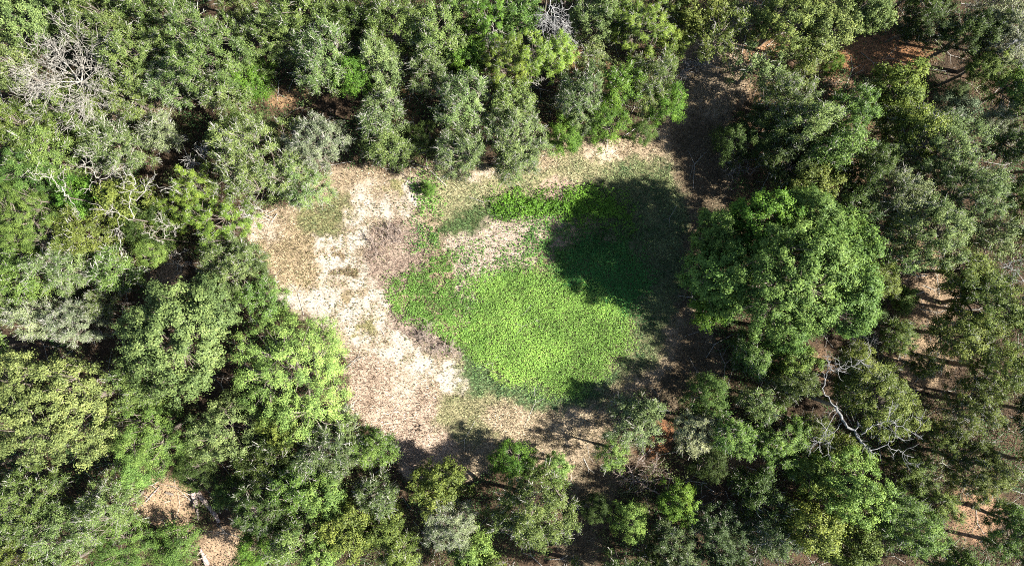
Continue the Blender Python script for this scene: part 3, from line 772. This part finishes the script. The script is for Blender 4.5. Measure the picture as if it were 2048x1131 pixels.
(1440,610,52,'olive','bright',7,'yellow green southwestern skirt of the big east oak cluster'),
(1560,660,46,'olive','green',8.5,'yellowish southern crown below the big east oak cluster'),
(1500,712,44,'live','green',6.5,'green tree in the shade just south of the big east oak'),
(1585,725,42,'olive','green',7,'mid green tree below the southern skirt of the big east oak'),
(1755,560,36,'live','moss',7,'small olive tree against the right side of the big east oak'),
(1808,600,27,'olive','lime',4.5,'small lime green bush glowing in the shade right of the big oak'),
(1725,625,30,'fine','deep',6,'dark bush at the lower right rim of the big east oak'),
(1978,610,76,'live','moss',9.5,'broad olive oak on the right edge beside the tan opening'),
(1915,672,54,'live','moss',8.5,'olive oak below left of the broad right edge oak'),
(1860,445,84,'live',(0.135,0.170,0.055),10,'large pale olive oak right of the big east oak'),
(1925,395,72,'live',(0.128,0.165,0.05),10,'pale olive oak upper right of the large pale olive oak'),
(1795,385,48,'sage',(0.14,0.165,0.07),9,'grey lichen tree on the left of the large pale olive oak'),
(1985,485,50,'thin','sage',8.5,'thin pale oak near the right edge above the broad olive oak'),
(1925,540,54,'live','moss',8.5,'olive oak below the large pale olive oak'),
(1815,520,40,'thin','sage',8,'thin grey twiggy tree over the tan soil right of the big oak'),
(1745,480,30,'thin','sage',6,'sparse little tree in the tan opening at the big oak'),
(1615,378,54,'olive','moss',8,'yellow olive tree just above the big east oak'),
(1700,400,46,'live','deep',8,'dark olive tree upper right of the big east oak'),
(1735,335,44,'live','deep',8.5,'dark tree left of the grey lichen tree'),
(2025,385,34,'live','green',7,'green tree cut by the right edge beside the pale olive oaks'),
# north-east
(1398,20,54,'olive','moss',9,'olive tree at the top edge right of the bright pine'),
(1425,72,46,'thin','moss',8.5,'thin olive tree above the brush pile'),
(1500,35,54,'thin','olive',8.5,'thin olive tree at the top edge over tan soil'),
(1570,38,66,'olive','olive',9.5,'yellow olive oak at the top edge left of the red soil'),
(1650,68,56,'olive','olive',9.5,'yellow olive oak touching the left end of the red soil'),
(1718,28,50,'olive','olive',9.5,'yellow olive oak at the top edge above the red soil'),
(1515,135,50,'thin','sage',7.5,'thin pale tree over tan soil right of the brush pile'),
(1600,125,46,'thin','olive',7.5,'thin yellowish tree left of the bright shrub'),
(1657,130,24,'fine','bright',4.5,'small bright green shrub by the red soil'),
(1570,200,60,'sage','live',8,'pale green oak with silvery twigs at the head of the track'),
(1610,245,54,'live','blue',9,'green oak below the silvery twigged oak at the head of the track'),
(1530,262,52,'fine','deep',6,'dark tree overhanging the shaded track on its right side'),
(1575,305,66,'live','deep',7,'large dark shaded oak right of the track above the big oak'),
(1470,285,40,'fine','deep',5.5,'dark low bush at the edge of the shaded track'),
(1665,300,58,'live','green',9,'mid green oak right of the large dark shaded oak'),
(1690,228,44,'live','green',8.5,'green oak below the red soil'),
(1795,178,56,'olive','moss',7.5,'dome shaped olive oak right below the red soil'),
(1735,185,34,'thin','straw',5,'sparse straw tinted bush under the red soil'),
(1815,262,58,'live','moss',8.5,'olive oak below the dome shaped oak'),
(1880,300,72,'live',(0.128,0.165,0.05),10,'pale olive oak between the dome shaped oak and the right edge trees'),
(1905,220,42,'fine','grey',5.5,'soft grey round shrub near the dark top right woods'),
(1908,185,20,'fine','blue',5,'tiny bluish bush on top of the grey round shrub'),
(1985,245,34,'sage','grey',6,'small grey tree right of the grey round shrub'),
(1855,38,58,'live','deep',7,'dark oak at the top edge right of the red soil'),
(1812,58,24,'thin','deep',5,'thin dark tree at the right end of the red soil'),
(1985,28,50,'sage','grey',9,'silver grey lichen tree near the top right corner'),
(2000,105,46,'sage','grey',8.5,'second silver grey tree, just below the corner one'),
(1948,138,34,'olive','moss',7.5,'small olive tree left of the silver grey trees'),
(1925,80,40,'live','deep',8,'dark green tree between the top edge dark oak and the silver trees'),
(2030,180,50,'live','green',8,'green tree on the right edge below the silver grey trees'),
(2025,290,44,'live','deep',7.5,'dark green tree on the right edge beside the fallen grey branches'),
(2040,60,30,'live','green',8.5,'green tree cut by the top right edge'),
# north
(785,50,68,'live','live',9.5,'green oak at the top edge between the deep shadow gap and its twin'),
(872,72,76,'live','live',10,'wide green oak at the top centre left'),
(768,128,54,'live','sage',9,'pale oak right of the bright green bush at the shadow gap'),
(862,140,52,'sage','sage',8.5,'pale sage oak below the wide green oak'),
(702,150,44,'fine','bright',8,'bright green bushy tree left of the pale oak'),
(935,115,40,'olive','bright',8,'yellow green tree left of the bright pines'),
(985,45,54,'pine','bright',9,'green pine with curly bare twigs at the top centre'),
(1045,38,44,'live','green',8.5,'green tree between the curly twigged pine and the silver dead tree'),
(930,20,40,'live','green',9,'green tree at the top edge left of the curly twigged pine'),
(1012,128,50,'pine','pine',10,'brightest pine, leftmost of the glowing yellow green cluster'),
(1070,122,50,'pine','pine',10.5,'middle pine of the glowing yellow green cluster'),
(1118,108,42,'pine','pine',10,'right hand pine of the glowing yellow green cluster'),
(1185,45,46,'live','blue',8.5,'bluish oak right of the silver dead tree'),
(1240,30,48,'live','green',8.5,'green oak at the top edge left of the tall bright pine'),
(1185,125,36,'sage','sage',6.5,'low grey bush beneath the tip of the silver dead tree'),
(1282,55,56,'pine','pine',10,'tall bright pine at the top edge'),
(1345,93,34,'pine','pine',7,'short bright pine over the brush pile'),
(765,232,48,'sage','sage',8.5,'slim pale oak, upper half of the tongue above the sand'),
(778,298,50,'live','live',7.5,'green oak at the tip of the tongue above the sand'),
(842,285,36,'fine','deep',6,'dark small tree between the pale oaks on the north rim'),
(928,212,62,'sage','sage',9.5,'pale grey oak above the two pale rim oaks'),
(925,292,60,'sage','sage',8.5,'left one of the two pale oaks on the north rim'),
(1032,270,62,'sage','sage',9,'right one of the two pale oaks on the north rim'),
(1028,318,44,'sage','sage',7,'low pale bush at the foot of the right pale rim oak'),
(1020,205,44,'live','live',8.5,'dull green oak below the brightest pine'),
(1155,198,58,'sage','sage',9,'grey green oak between the pines and the bright rim bushes'),
(1128,268,44,'fine','bright',6.5,'bright green bush on the north rim right of the pale oaks'),
(1210,245,48,'fine','bright',7,'brightest green bushy tree on the north rim'),
(1238,182,42,'live','bright',8.5,'rich green tree with a dark left side above the rim bushes'),
(1300,165,58,'sage','live',8.5,'grey green oak above the northeast end of the clearing'),
(1335,212,42,'fine','bright',7,'bright green tree at the top of the shaded track'),
(1281,262,28,'fine','green',5,'round green bush at the northeast tip of the rim'),
(857,378,15,'fine','bright',1.6,'tiny bright green shrub on the upper rim of the sand'),
]
for px, py, r, kd, cl, h, lab in TREES:
    tree(px, py, r, kd, cl, lab, h)

# ------------------------------------------------------------------ bare trees, snags, brush, logs
def grow(p, d, ln, r, depth, rng, bend=0.22, kids=(3, 5), out=None, droop=0.0, ratio=0.62, spread=0.9, n=5):
    if out is None: out = []
    segs, e, dd = walk(p, d, ln, r, r * 0.45, n, bend, rng, droop)
    out += segs
    if depth > 0:
        for i in range(rng.integers(kids[0], kids[1] + 1)):
            s = segs[min(n - 1, int(rng.uniform(0.25, 1.0) * n))]
            cd = unit(s[1] - s[0]); cd = unit(cd + rng.normal(0, spread, 3) * np.array((1, 1, .6)))
            grow(s[1], cd, ln * ratio * rng.uniform(0.7, 1.25), max(s[3] * 0.68, 0.012), depth - 1, rng, bend, kids, out, droop, ratio, spread, max(3, n - 1))
    return out
def bare_tree(px, py, z, h, R, seed, name, label, cat, mat=DEADW, nl=9, r0=0.12, depth=3, up=(0.15, 0.9), bend=0.16, az=None, kids=(3, 5), group=None, lenf=0.62, spread=0.7):
    """bare standing tree whose fork at height z appears at the given photo spot"""
    rng = np.random.default_rng(seed)
    x, y, _ = at(px, py, z)
    e = bpy.data.objects.new(name, None); col.objects.link(e); e.location = (x, y, 0)
    tag(e, label, cat, group)
    gz = float(ground_h(np.array([x]), np.array([y]))[0])
    s, top, d = walk((0, 0, gz - 0.2), (rng.normal(0, .05), rng.normal(0, .05), 1), z - gz, r0 * 1.25, r0, 5, 0.04, rng)
    obj('trunk', sticks_mesh('trunk', s, mat, 7), e)
    for i in range(nl):
        a = i * 6.283 / nl + rng.uniform(-.35, .35) if az is None else az[i % len(az)] + rng.uniform(-.15, .15)
        el = rng.uniform(*up)
        segs = grow(top - np.array((0, 0, rng.uniform(0, z * 0.12))), (math.cos(a) * math.cos(el), math.sin(a) * math.cos(el), math.sin(el)), R * lenf * rng.uniform(0.8, 1.2), r0 * rng.uniform(0.35, 0.55), depth, rng, bend, kids, spread=spread)
        obj('limb', sticks_mesh('limb', segs, mat, 5), e)
    return e
bare_tree(142, 135, 6.6, 9, 3.7, 3, 'dead_tree', 'bare bleached white tree with a dense fan of fine branches, top left', 'dead tree', DEADW, 13, 0.11, 3, (0.1, 0.95), 0.13, None, (4, 6), None, 0.62, 0.6)

def px_branch(P, z0, z1, r0, r1, rng, twigs=6, tl=0.8, depth=2, bend=0.25, jag=0.08):
    """branch that runs through given spots of the place at a height going from z0 to z1, with side twigs"""
    pts = []
    n = len(P)
    for i, (a, b) in enumerate(P):
        z = z0 + (z1 - z0) * i / (n - 1)
        pts.append(np.array(at(a, b, z)))
    r0 *= 0.47; r1 *= 0.5; twigs = int(twigs * 1.7)
    Q = [pts[0]]
    for a, b in zip(pts[:-1], pts[1:]):
        for t in (0.25, 0.5, 0.75): Q.append(a + (b - a) * t + rng.normal(0, jag, 3))
        Q.append(b)
    m = len(Q) - 1; segs = []
    for i in range(m):
        ra = r0 + (r1 - r0) * i / m; rb = r0 + (r1 - r0) * (i + 1) / m
        segs.append((Q[i], Q[i + 1] + (Q[i + 1] - Q[i]) * 0.06, ra, rb))
    for j in range(twigs):
        i = rng.integers(m // 4, m)
        d = unit(Q[i + 1] - Q[i]); d = unit(d + rng.normal(0, 0.75, 3) * np.array((1, 1, .45)))
        grow(Q[i + 1], d, tl * rng.uniform(0.5, 1.1), max(0.018, segs[i][3] * 0.55), depth - 1, rng, bend, (2, 4), segs, 0, 0.6, 0.7, 4)
    return segs
def snag(name, label, cat, paths, mat, seed, base=None, group=None, tl=0.9, depth=2):
    """paths: (pixel list, z0, z1, r0, r1, twigs); first is the stem"""
    rng = np.random.default_rng(seed)
    x, y, z = at(paths[0][0][0][0], paths[0][0][0][1], paths[0][1])
    gz = float(ground_h(np.array([x]), np.array([y]))[0])
    e = bpy.data.objects.new(name, None); col.objects.link(e); e.location = (x, y, gz)
    tag(e, label, cat, group)
    o = np.array((x, y, gz))
    if base:
        segs = [(np.array((0, 0, -0.2)), np.array((0, 0, z - gz)), paths[0][3] * 1.0, paths[0][3] * 0.5)]
        obj('trunk', sticks_mesh('trunk', segs, BARK, 7), e)
    for i, (P, z0, z1, r0, r1, tw) in enumerate(paths):
        segs = px_branch(P, z0, z1, r0, r1, rng, tw, tl, depth)
        segs = [(a - o, b - o, c, d) for a, b, c, d in segs]
        nm = 'stem' if (i == 0 and not base) else 'limb'
        obj(nm, sticks_mesh(nm, segs, mat, 6), e)
    return e
snag('leaning_snag', 'large bleached grey dead tree leaning over the olive oak with a thick forked stem', 'dead tree', [
  ([(1672,812),(1690,845),(1712,868),(1722,885),(1742,903)], 8.2, 10.2, 0.23, 0.07, 4),
  ([(1722,868),(1745,850),(1775,842),(1778,815)], 9.2, 10.6, 0.10, 0.03, 5),
  ([(1778,842),(1805,852),(1830,868),(1846,878)], 10, 10.6, 0.06, 0.025, 3),
  ([(1832,868),(1842,850),(1834,825)], 10.3, 10.8, 0.04, 0.02, 2),
  ([(1738,900),(1775,888),(1805,905),(1820,925)], 10, 10.4, 0.07, 0.02, 5),
  ([(1776,888),(1790,872),(1808,880)], 10.2, 10.6, 0.04, 0.02, 2),
  ([(1676,820),(1660,845),(1640,880),(1625,890)], 8.4, 8.8, 0.06, 0.02, 7),
  ([(1684,845),(1668,870),(1655,895)], 8.6, 8.8, 0.05, 0.02, 5),
  ([(1672,812),(1650,790),(1650,760),(1658,740),(1690,738),(1720,722),(1738,712)], 8.2, 10.2, 0.08, 0.03, 9),
  ([(1668,742),(1655,728)], 9.4, 10.2, 0.04, 0.02, 3)], GREYW, 41, base=True)
snag('forked_snag', 'tall white forked snag with two curving arms over green crowns west of the clearing', 'dead tree', [
  ([(268,438),(262,420),(258,405),(262,385),(272,368),(266,355),(248,345)], 7.5, 9.6, 0.085, 0.03, 6),
  ([(262,405),(285,388),(295,370),(315,348)], 8.0, 9.5, 0.07, 0.025, 6),
  ([(296,372),(330,374),(345,372)], 8.8, 9.4, 0.035, 0.018, 3),
  ([(262,388),(250,372),(243,365)], 8.4, 9, 0.035, 0.018, 3),
  ([(268,438),(240,430),(225,422),(205,420)], 7.4, 8.6, 0.05, 0.02, 7),
  ([(240,430),(238,455),(240,468)], 7.6, 8.2, 0.035, 0.02, 5)], DEADW, 42, base=True, tl=0.7)
snag('curly_snag', 'curly white dead branches looping over the dark green tree at the left side', 'dead tree', [
  ([(138,395),(125,380),(110,362),(108,352),(90,353),(70,360),(62,345),(55,338)], 7.6, 9, 0.075, 0.025, 5),
  ([(115,355),(128,362),(130,378),(120,382),(113,368)], 8.2, 9.2, 0.05, 0.02, 3),
  ([(118,356),(122,345),(135,338)], 8.4, 9, 0.04, 0.018, 2),
  ([(138,395),(150,412),(155,424)], 7.4, 7.8, 0.06, 0.02, 3),
  ([(64,345),(72,337),(78,345)], 8.8, 9.2, 0.03, 0.015, 2)], DEADW, 43, base=True, tl=0.5)
snag('broken_snag', 'white twiggy snag above a pinkish twig heap between two bare crowns', 'dead tree', [
  ([(200,395),(202,375),(200,360),(190,350),(184,335),(182,318),(168,303)], 6.5, 8, 0.07, 0.02, 8),
  ([(200,360),(222,350),(232,335)], 7.2, 7.8, 0.05, 0.02, 8),
  ([(184,335),(170,330),(158,332)], 7.6, 7.8, 0.03, 0.015, 3),
  ([(184,352),(180,370),(176,378)], 7, 7.4, 0.03, 0.015, 3)], DEADW, 44, base=True, tl=0.6)
snag('low_snag', 'pale bare shrub skeleton in the dark gap left of the large grey green oak', 'dead shrub', [
  ([(418,335),(408,318),(405,300),(405,290)], 3.2, 4.6, 0.05, 0.02, 9),
  ([(418,335),(395,325),(378,318)], 3.2, 4, 0.04, 0.015, 9),
  ([(418,335),(390,345),(378,348)], 3.0, 3.6, 0.04, 0.015, 8)], TWIG, 45, base=True, tl=0.8)
snag('small_snag', 'small white branched snag above the fallen branches west of the clearing', 'dead tree', [
  ([(330,478),(328,462),(330,450),(322,440)], 5, 6.3, 0.06, 0.02, 6),
  ([(330,475),(345,462),(352,450)], 5, 6, 0.04, 0.015, 5),
  ([(325,482),(308,478),(300,460)], 5, 5.6, 0.04, 0.015, 5)], DEADW, 46, base=True, tl=0.6)
snag('fallen_branches', 'long pale fallen branches lying over the tan opening west of the clearing', 'fallen branch', [
  ([(290,520),(310,512),(275,498),(245,495),(222,508)], 1.2, 3.2, 0.07, 0.02, 9),
  ([(300,515),(325,505),(345,500),(360,508)], 1.2, 2.6, 0.06, 0.02, 8),
  ([(292,512),(284,500),(278,492)], 1.4, 2.2, 0.05, 0.02, 4),
  ([(300,520),(270,522),(250,528)], 1.0, 2.0, 0.05, 0.02, 6),
  ([(330,508),(350,525),(362,535)], 1.0, 1.6, 0.04, 0.02, 5)], DEADW, 47, tl=0.8)
snag('silver_dead_tree', 'silvery dead tree draped in pale lichen twigs at the top centre', 'dead tree', [
  ([(1095,-20),(1100,10),(1108,35),(1116,55),(1122,85)], 9.6, 6.5, 0.10, 0.03, 34),
  ([(1100,10),(1092,28),(1088,50)], 9.2, 8.2, 0.06, 0.02, 24),
  ([(1108,30),(1125,42),(1132,60),(1134,90)], 8.8, 6, 0.06, 0.02, 22),
  ([(1104,18),(1125,18),(1138,30)], 9, 8.4, 0.05, 0.02, 3),
  ([(1116,55),(1120,75),(1112,88)], 8, 6, 0.05, 0.02, 16)], GREYW, 48, tl=0.75, base=True)
snag('silver_side_branch', 'bare pale stem running down from the silver dead tree to a twiggy tip', 'dead branch', [
  ([(1131,38),(1140,52),(1152,66),(1160,76),(1174,92),(1182,104)], 6.4, 3.4, 0.07, 0.03, 5),
  ([(1160,78),(1172,86),(1178,95)], 4.6, 3.5, 0.05, 0.02, 14)], GREYW, 49, tl=0.6, base=True)
snag('twisted_twigs', 'twisted white twigs hanging in a dark gap at the top centre', 'dead branch', [
  ([(985,45),(986,62),(975,78),(960,70),(950,62)], 8, 6, 0.05, 0.025, 5),
  ([(975,78),(972,88),(985,85)], 6.4, 5.8, 0.04, 0.02, 3),
  ([(986,62),(1000,58),(1012,70)], 7.6, 7.4, 0.035, 0.015, 4)], DEADW, 50, base=True, tl=0.5)
snag('bare_stem', 'white curved bare stem below the glowing pines', 'dead branch', [
  ([(995,165),(1002,168),(1012,158)], 7, 7.6, 0.05, 0.02, 4),
  ([(990,185),(1005,186),(1012,198)], 6.5, 6.9, 0.05, 0.025, 3),
  ([(1040,172),(1060,164),(1080,160)], 7, 7.6, 0.05, 0.02, 6)], DEADW, 51, base=True, tl=0.5)
snag('lower_white_branch', 'white crooked branches sticking out just below the bare white tree', 'dead branch', [
  ([(140,205),(138,190),(122,188),(105,198),(92,200)], 6.5, 8.0, 0.075, 0.02, 5),
  ([(138,190),(140,172)], 7.2, 8.2, 0.06, 0.04, 2),
  ([(140,230),(150,222),(145,240),(152,250)], 6.8, 7.6, 0.05, 0.02, 4)], DEADW, 52, base=True, tl=0.5)
snag('grey_branch_tangle', 'tangle of fallen grey branches near the right edge under the pale olive oaks', 'fallen branch', [
  ([(1990,262),(2010,275),(2030,262)], 2, 4, 0.07, 0.02, 9),
  ([(1960,270),(1985,265),(2010,290),(2022,322)], 2, 3, 0.06, 0.02, 9)], GREYW, 53, tl=1.0)
snag('edge_grey_snag', 'silvery bare branches at the far top right edge', 'dead tree', [
  ([(2050,110),(2040,95),(2038,84),(2030,80)], 6.5, 8, 0.05, 0.02, 7),
  ([(2050,110),(2048,125)], 6.5, 7, 0.05, 0.02, 4)], GREYW, 54, tl=0.7, base=True)
snag('right_grey_snag', 'grey bare branches at the right edge beside the broad olive oak', 'dead tree', [
  ([(2050,560),(2030,545),(2018,530)], 6, 7, 0.05, 0.02, 8),
  ([(2050,560),(2030,560),(2015,565)], 6, 6.6, 0.05, 0.02, 6)], GREYW, 55, tl=0.8, base=True)
snag('grey_shrub', 'grey leafless shrub just below the lower right of the big oak', 'dead shrub', [
  ([(1738,690),(1730,675),(1728,662)], 3, 4.2, 0.04, 0.015, 14),
  ([(1738,690),(1722,685),(1712,680)], 3, 4, 0.04, 0.015, 12),
  ([(1738,690),(1745,678)], 3, 4, 0.04, 0.015, 8)], GREYW, 56, tl=0.6, base=True)
snag('shaded_fallen_tree', 'grey fallen tree with bare limbs lying in deep shade beside the track', 'fallen tree', [
  ([(1318,988),(1298,975),(1270,962),(1240,950)], 0.3, 1.4, 0.17, 0.05, 12),
  ([(1290,972),(1300,950),(1312,930)], 0.8, 2.2, 0.06, 0.02, 10),
  ([(1272,962),(1262,940),(1290,925)], 0.8, 2.2, 0.06, 0.02, 7),
  ([(1308,980),(1318,958),(1322,948)], 0.6, 2, 0.05, 0.02, 6)], BRUSHW, 57, tl=1.0)  # darker brush wood here puts its shade into the colour
snag('shaded_brush_heap', 'grey twiggy brush heap in the shade on the right side of the track', 'brush heap', [
  ([(1500,350),(1492,320),(1480,300)], 0.5, 2.4, 0.06, 0.02, 18),
  ([(1500,350),(1480,335),(1465,330)], 0.5, 2, 0.06, 0.02, 14),
  ([(1500,350),(1515,330),(1520,310)], 0.5, 2, 0.06, 0.02, 12)], GREYW, 58, tl=1.0)
snag('sunlit_brush_pile', 'sunlit pile of cut grey branches at the north head of the track', 'brush heap', [
  ([(1400,128),(1380,126),(1365,140),(1356,150)], 0.6, 0.9, 0.08, 0.03, 8),
  ([(1400,130),(1385,136),(1370,146)], 0.5, 0.7, 0.07, 0.03, 7),
  ([(1395,124),(1378,122),(1368,124)], 0.7, 1.0, 0.07, 0.03, 7),
  ([(1440,135),(1415,128),(1400,126)], 0.4, 0.8, 0.07, 0.03, 9),
  ([(1376,126),(1370,140),(1370,152)], 0.5, 0.7, 0.05, 0.03, 5)], GREYW, 59, tl=0.7)
snag('edge_brush_pile', 'greyish bare twigs spilling onto the pale ground beside the yellowest pine', 'brush heap', [
  ([(545,435),(525,422),(505,412),(490,415)], 0.4, 1.6, 0.05, 0.02, 12),
  ([(540,440),(515,430),(498,430)], 0.4, 1.2, 0.05, 0.02, 12)], TWIG, 60, tl=1.0)
snag('dry_bramble', 'brown leafless bramble lying on the sand north of the green weeds', 'dead shrub', [
  ([(770,495),(765,475),(775,455)], 0.1, 0.5, 0.03, 0.015, 16),
  ([(770,495),(790,480),(800,462)], 0.1, 0.5, 0.03, 0.015, 16),
  ([(770,520),(750,500),(742,480)], 0.1, 0.4, 0.03, 0.015, 14)], BRUSHW, 61, tl=0.8)
snag('grey_bramble', 'grey leafless bramble on the sand at the southwest tip of the weeds', 'dead shrub', [
  ([(830,690),(842,675),(855,655)], 0.1, 0.5, 0.035, 0.015, 16),
  ([(845,700),(860,690),(850,670)], 0.1, 0.4, 0.03, 0.015, 12)], BRUSHW, 62, tl=0.8)
snag('purple_bramble', 'dark purplish dead brush along the lower left rim of the weeds', 'dead shrub', [
  ([(875,680),(890,690),(915,705)], 0.1, 0.5, 0.035, 0.015, 18),
  ([(865,670),(872,690),(880,700)], 0.1, 0.4, 0.03, 0.015, 14)], BRUSHW, 63, tl=0.7)
snag('black_fork', 'small black forked stick shape lying on the straw grass south of the sand', 'fallen branch', [
  ([(828,866),(836,858),(840,850),(844,852)], 0.15, 0.2, 0.09, 0.05, 2),
  ([(839,852),(829,851)], 0.2, 0.22, 0.08, 0.04, 1),
  ([(838,862),(843,858)], 0.2, 0.22, 0.07, 0.04, 1),
  ([(829,868),(822,862),(815,859)], 0.12, 0.12, 0.08, 0.05, 0)], DARKW, 64, tl=0.3, depth=1)  # near-black sticks laid out as a black forked mark

# logs with rough tapering bodies
def log(name, label, P, r0, r1, seed, z=0.2, mat=LOGW, stub=True):
    rng = np.random.default_rng(seed)
    pts = [np.array(at(a, b, z)) for a, b in P]
    o = pts[0].copy(); gz = float(ground_h(o[:1], o[1:2])[0]); o[2] = gz
    Q = []
    for a, b in zip(pts[:-1], pts[1:]):
        for t in np.linspace(0, 1, 7)[:-1]: Q.append(a + (b - a) * t)
    Q.append(pts[-1]); Q = np.array(Q); m = len(Q)
    k = 12; V = []; prof = rng.uniform(0.75, 1.2, k)
    for i, q in enumerate(Q):
        d = unit(Q[min(i + 1, m - 1)] - Q[max(i - 1, 0)]); u = unit(np.cross(d, (0, 0, 1.0))); w = np.cross(u, d)
        r = (r0 + (r1 - r0) * i / (m - 1)) * rng.uniform(0.9, 1.1)
        g = float(ground_h(q[:1], q[1:2])[0])
        c = np.array((q[0], q[1], g + r * 0.75))
        for j in range(k):
            a = j * 6.283 / k; rr = r * prof[j] * rng.uniform(0.93, 1.07)
            V.append(c + (u * math.cos(a) + w * math.sin(a)) * rr)
    F = [[i * k + j, i * k + (j + 1) % k, (i + 1) * k + (j + 1) % k, (i + 1) * k + j] for i in range(m - 1) for j in range(k)]
    # split, hollow ends
    for e_, c in ((0, Q[0]), ((m - 1) * k, Q[-1])):
        g = float(ground_h(c[:1], c[1:2])[0]); n0 = len(V); r = r0 if e_ == 0 else r1
        dd = unit(Q[1] - Q[0]) * 0.12 if e_ == 0 else unit(Q[-2] - Q[-1]) * 0.12
        V.append(np.array((c[0], c[1], g + r * 0.75)) + dd)
        F += [[e_ + j, e_ + (j + 1) % k, n0, n0] for j in range(0)]
        for j in range(0, k, 2): F.append([e_ + j, e_ + (j + 1) % k, e_ + (j + 2) % k, n0])
    e = bpy.data.objects.new(name, None); col.objects.link(e); e.location = o
    tag(e, label, 'log')
    obj('bark_body', make_mesh('bark_body', np.array(V) - o, np.array(F), 4, mats=[mat], smooth=True), e)
    if stub:
        segs = []
        for j in range(3):
            i = rng.integers(2, m - 2); a = rng.uniform(0, 6.28)
            g = float(ground_h(Q[i][:1], Q[i][1:2])[0])
            p = np.array((Q[i][0], Q[i][1], g + r0)) - o
            segs += walk(p, (math.cos(a), math.sin(a), 0.5), rng.uniform(0.4, 0.8), 0.06, 0.03, 3, 0.2, rng)[0]
        obj('broken_branch', sticks_mesh('broken_branch', segs, mat, 6), e)
    return e
log('fallen_log', 'thick short pale log, left one of the pair in the orange opening', [(387,984),(390,1000),(391,1014)], 0.28, 0.20, 71)
log('fallen_log', 'long slanting split log, right one of the pair in the orange opening', [(394,984),(410,1004),(426,1022),(438,1044)], 0.24, 0.19, 72)
log('fallen_log', 'thin weathered log end below the thick pale stub', [(392,1017),(394,1030),(395,1040)], 0.10, 0.07, 73, stub=False)
log('fallen_log', 'pale broken log end at the bottom edge beside the bare soil', [(415,1131),(406,1112),(398,1096)], 0.22, 0.10, 74)
log('fallen_pole', 'thin straight pale pole lying at the upper left of the orange opening', [(289,1004),(303,988),(317,973)], 0.07, 0.045, 75, stub=False)
log('charred_log', 'dark log half hidden in the shadow above the pale pole', [(330,985),(345,990)], 0.1, 0.08, 76, mat=BARK, stub=False)

# pale stone in the shade south of the clearing
def stone(px, py, r, seed, label):
    rng = np.random.default_rng(seed)
    import bmesh
    bm = bmesh.new(); bmesh.ops.create_icosphere(bm, subdivisions=3, radius=r)
    for v in bm.verts:
        p = np.array(v.co) / r
        v.co *= 0.85 + 0.3 * float(fbm(np.array([p[0] * 1.3 + 9]), np.array([p[1] * 1.3 + p[2] * 1.7]), seed, 3)[0])
        v.co.z *= 0.55
    me = bpy.data.meshes.new('stone'); bm.to_mesh(me); bm.free(); me.materials.append(GREYW)
    x, y, _ = at(px, py); o = obj('stone', me, None, (x, y, float(ground_h(np.array([x]), np.array([y]))[0]) + r * 0.25))
    tag(o, label, 'stone')
stone(895, 930, 0.3, 5, 'small pale bluish stone in the shade south of the straw grass')
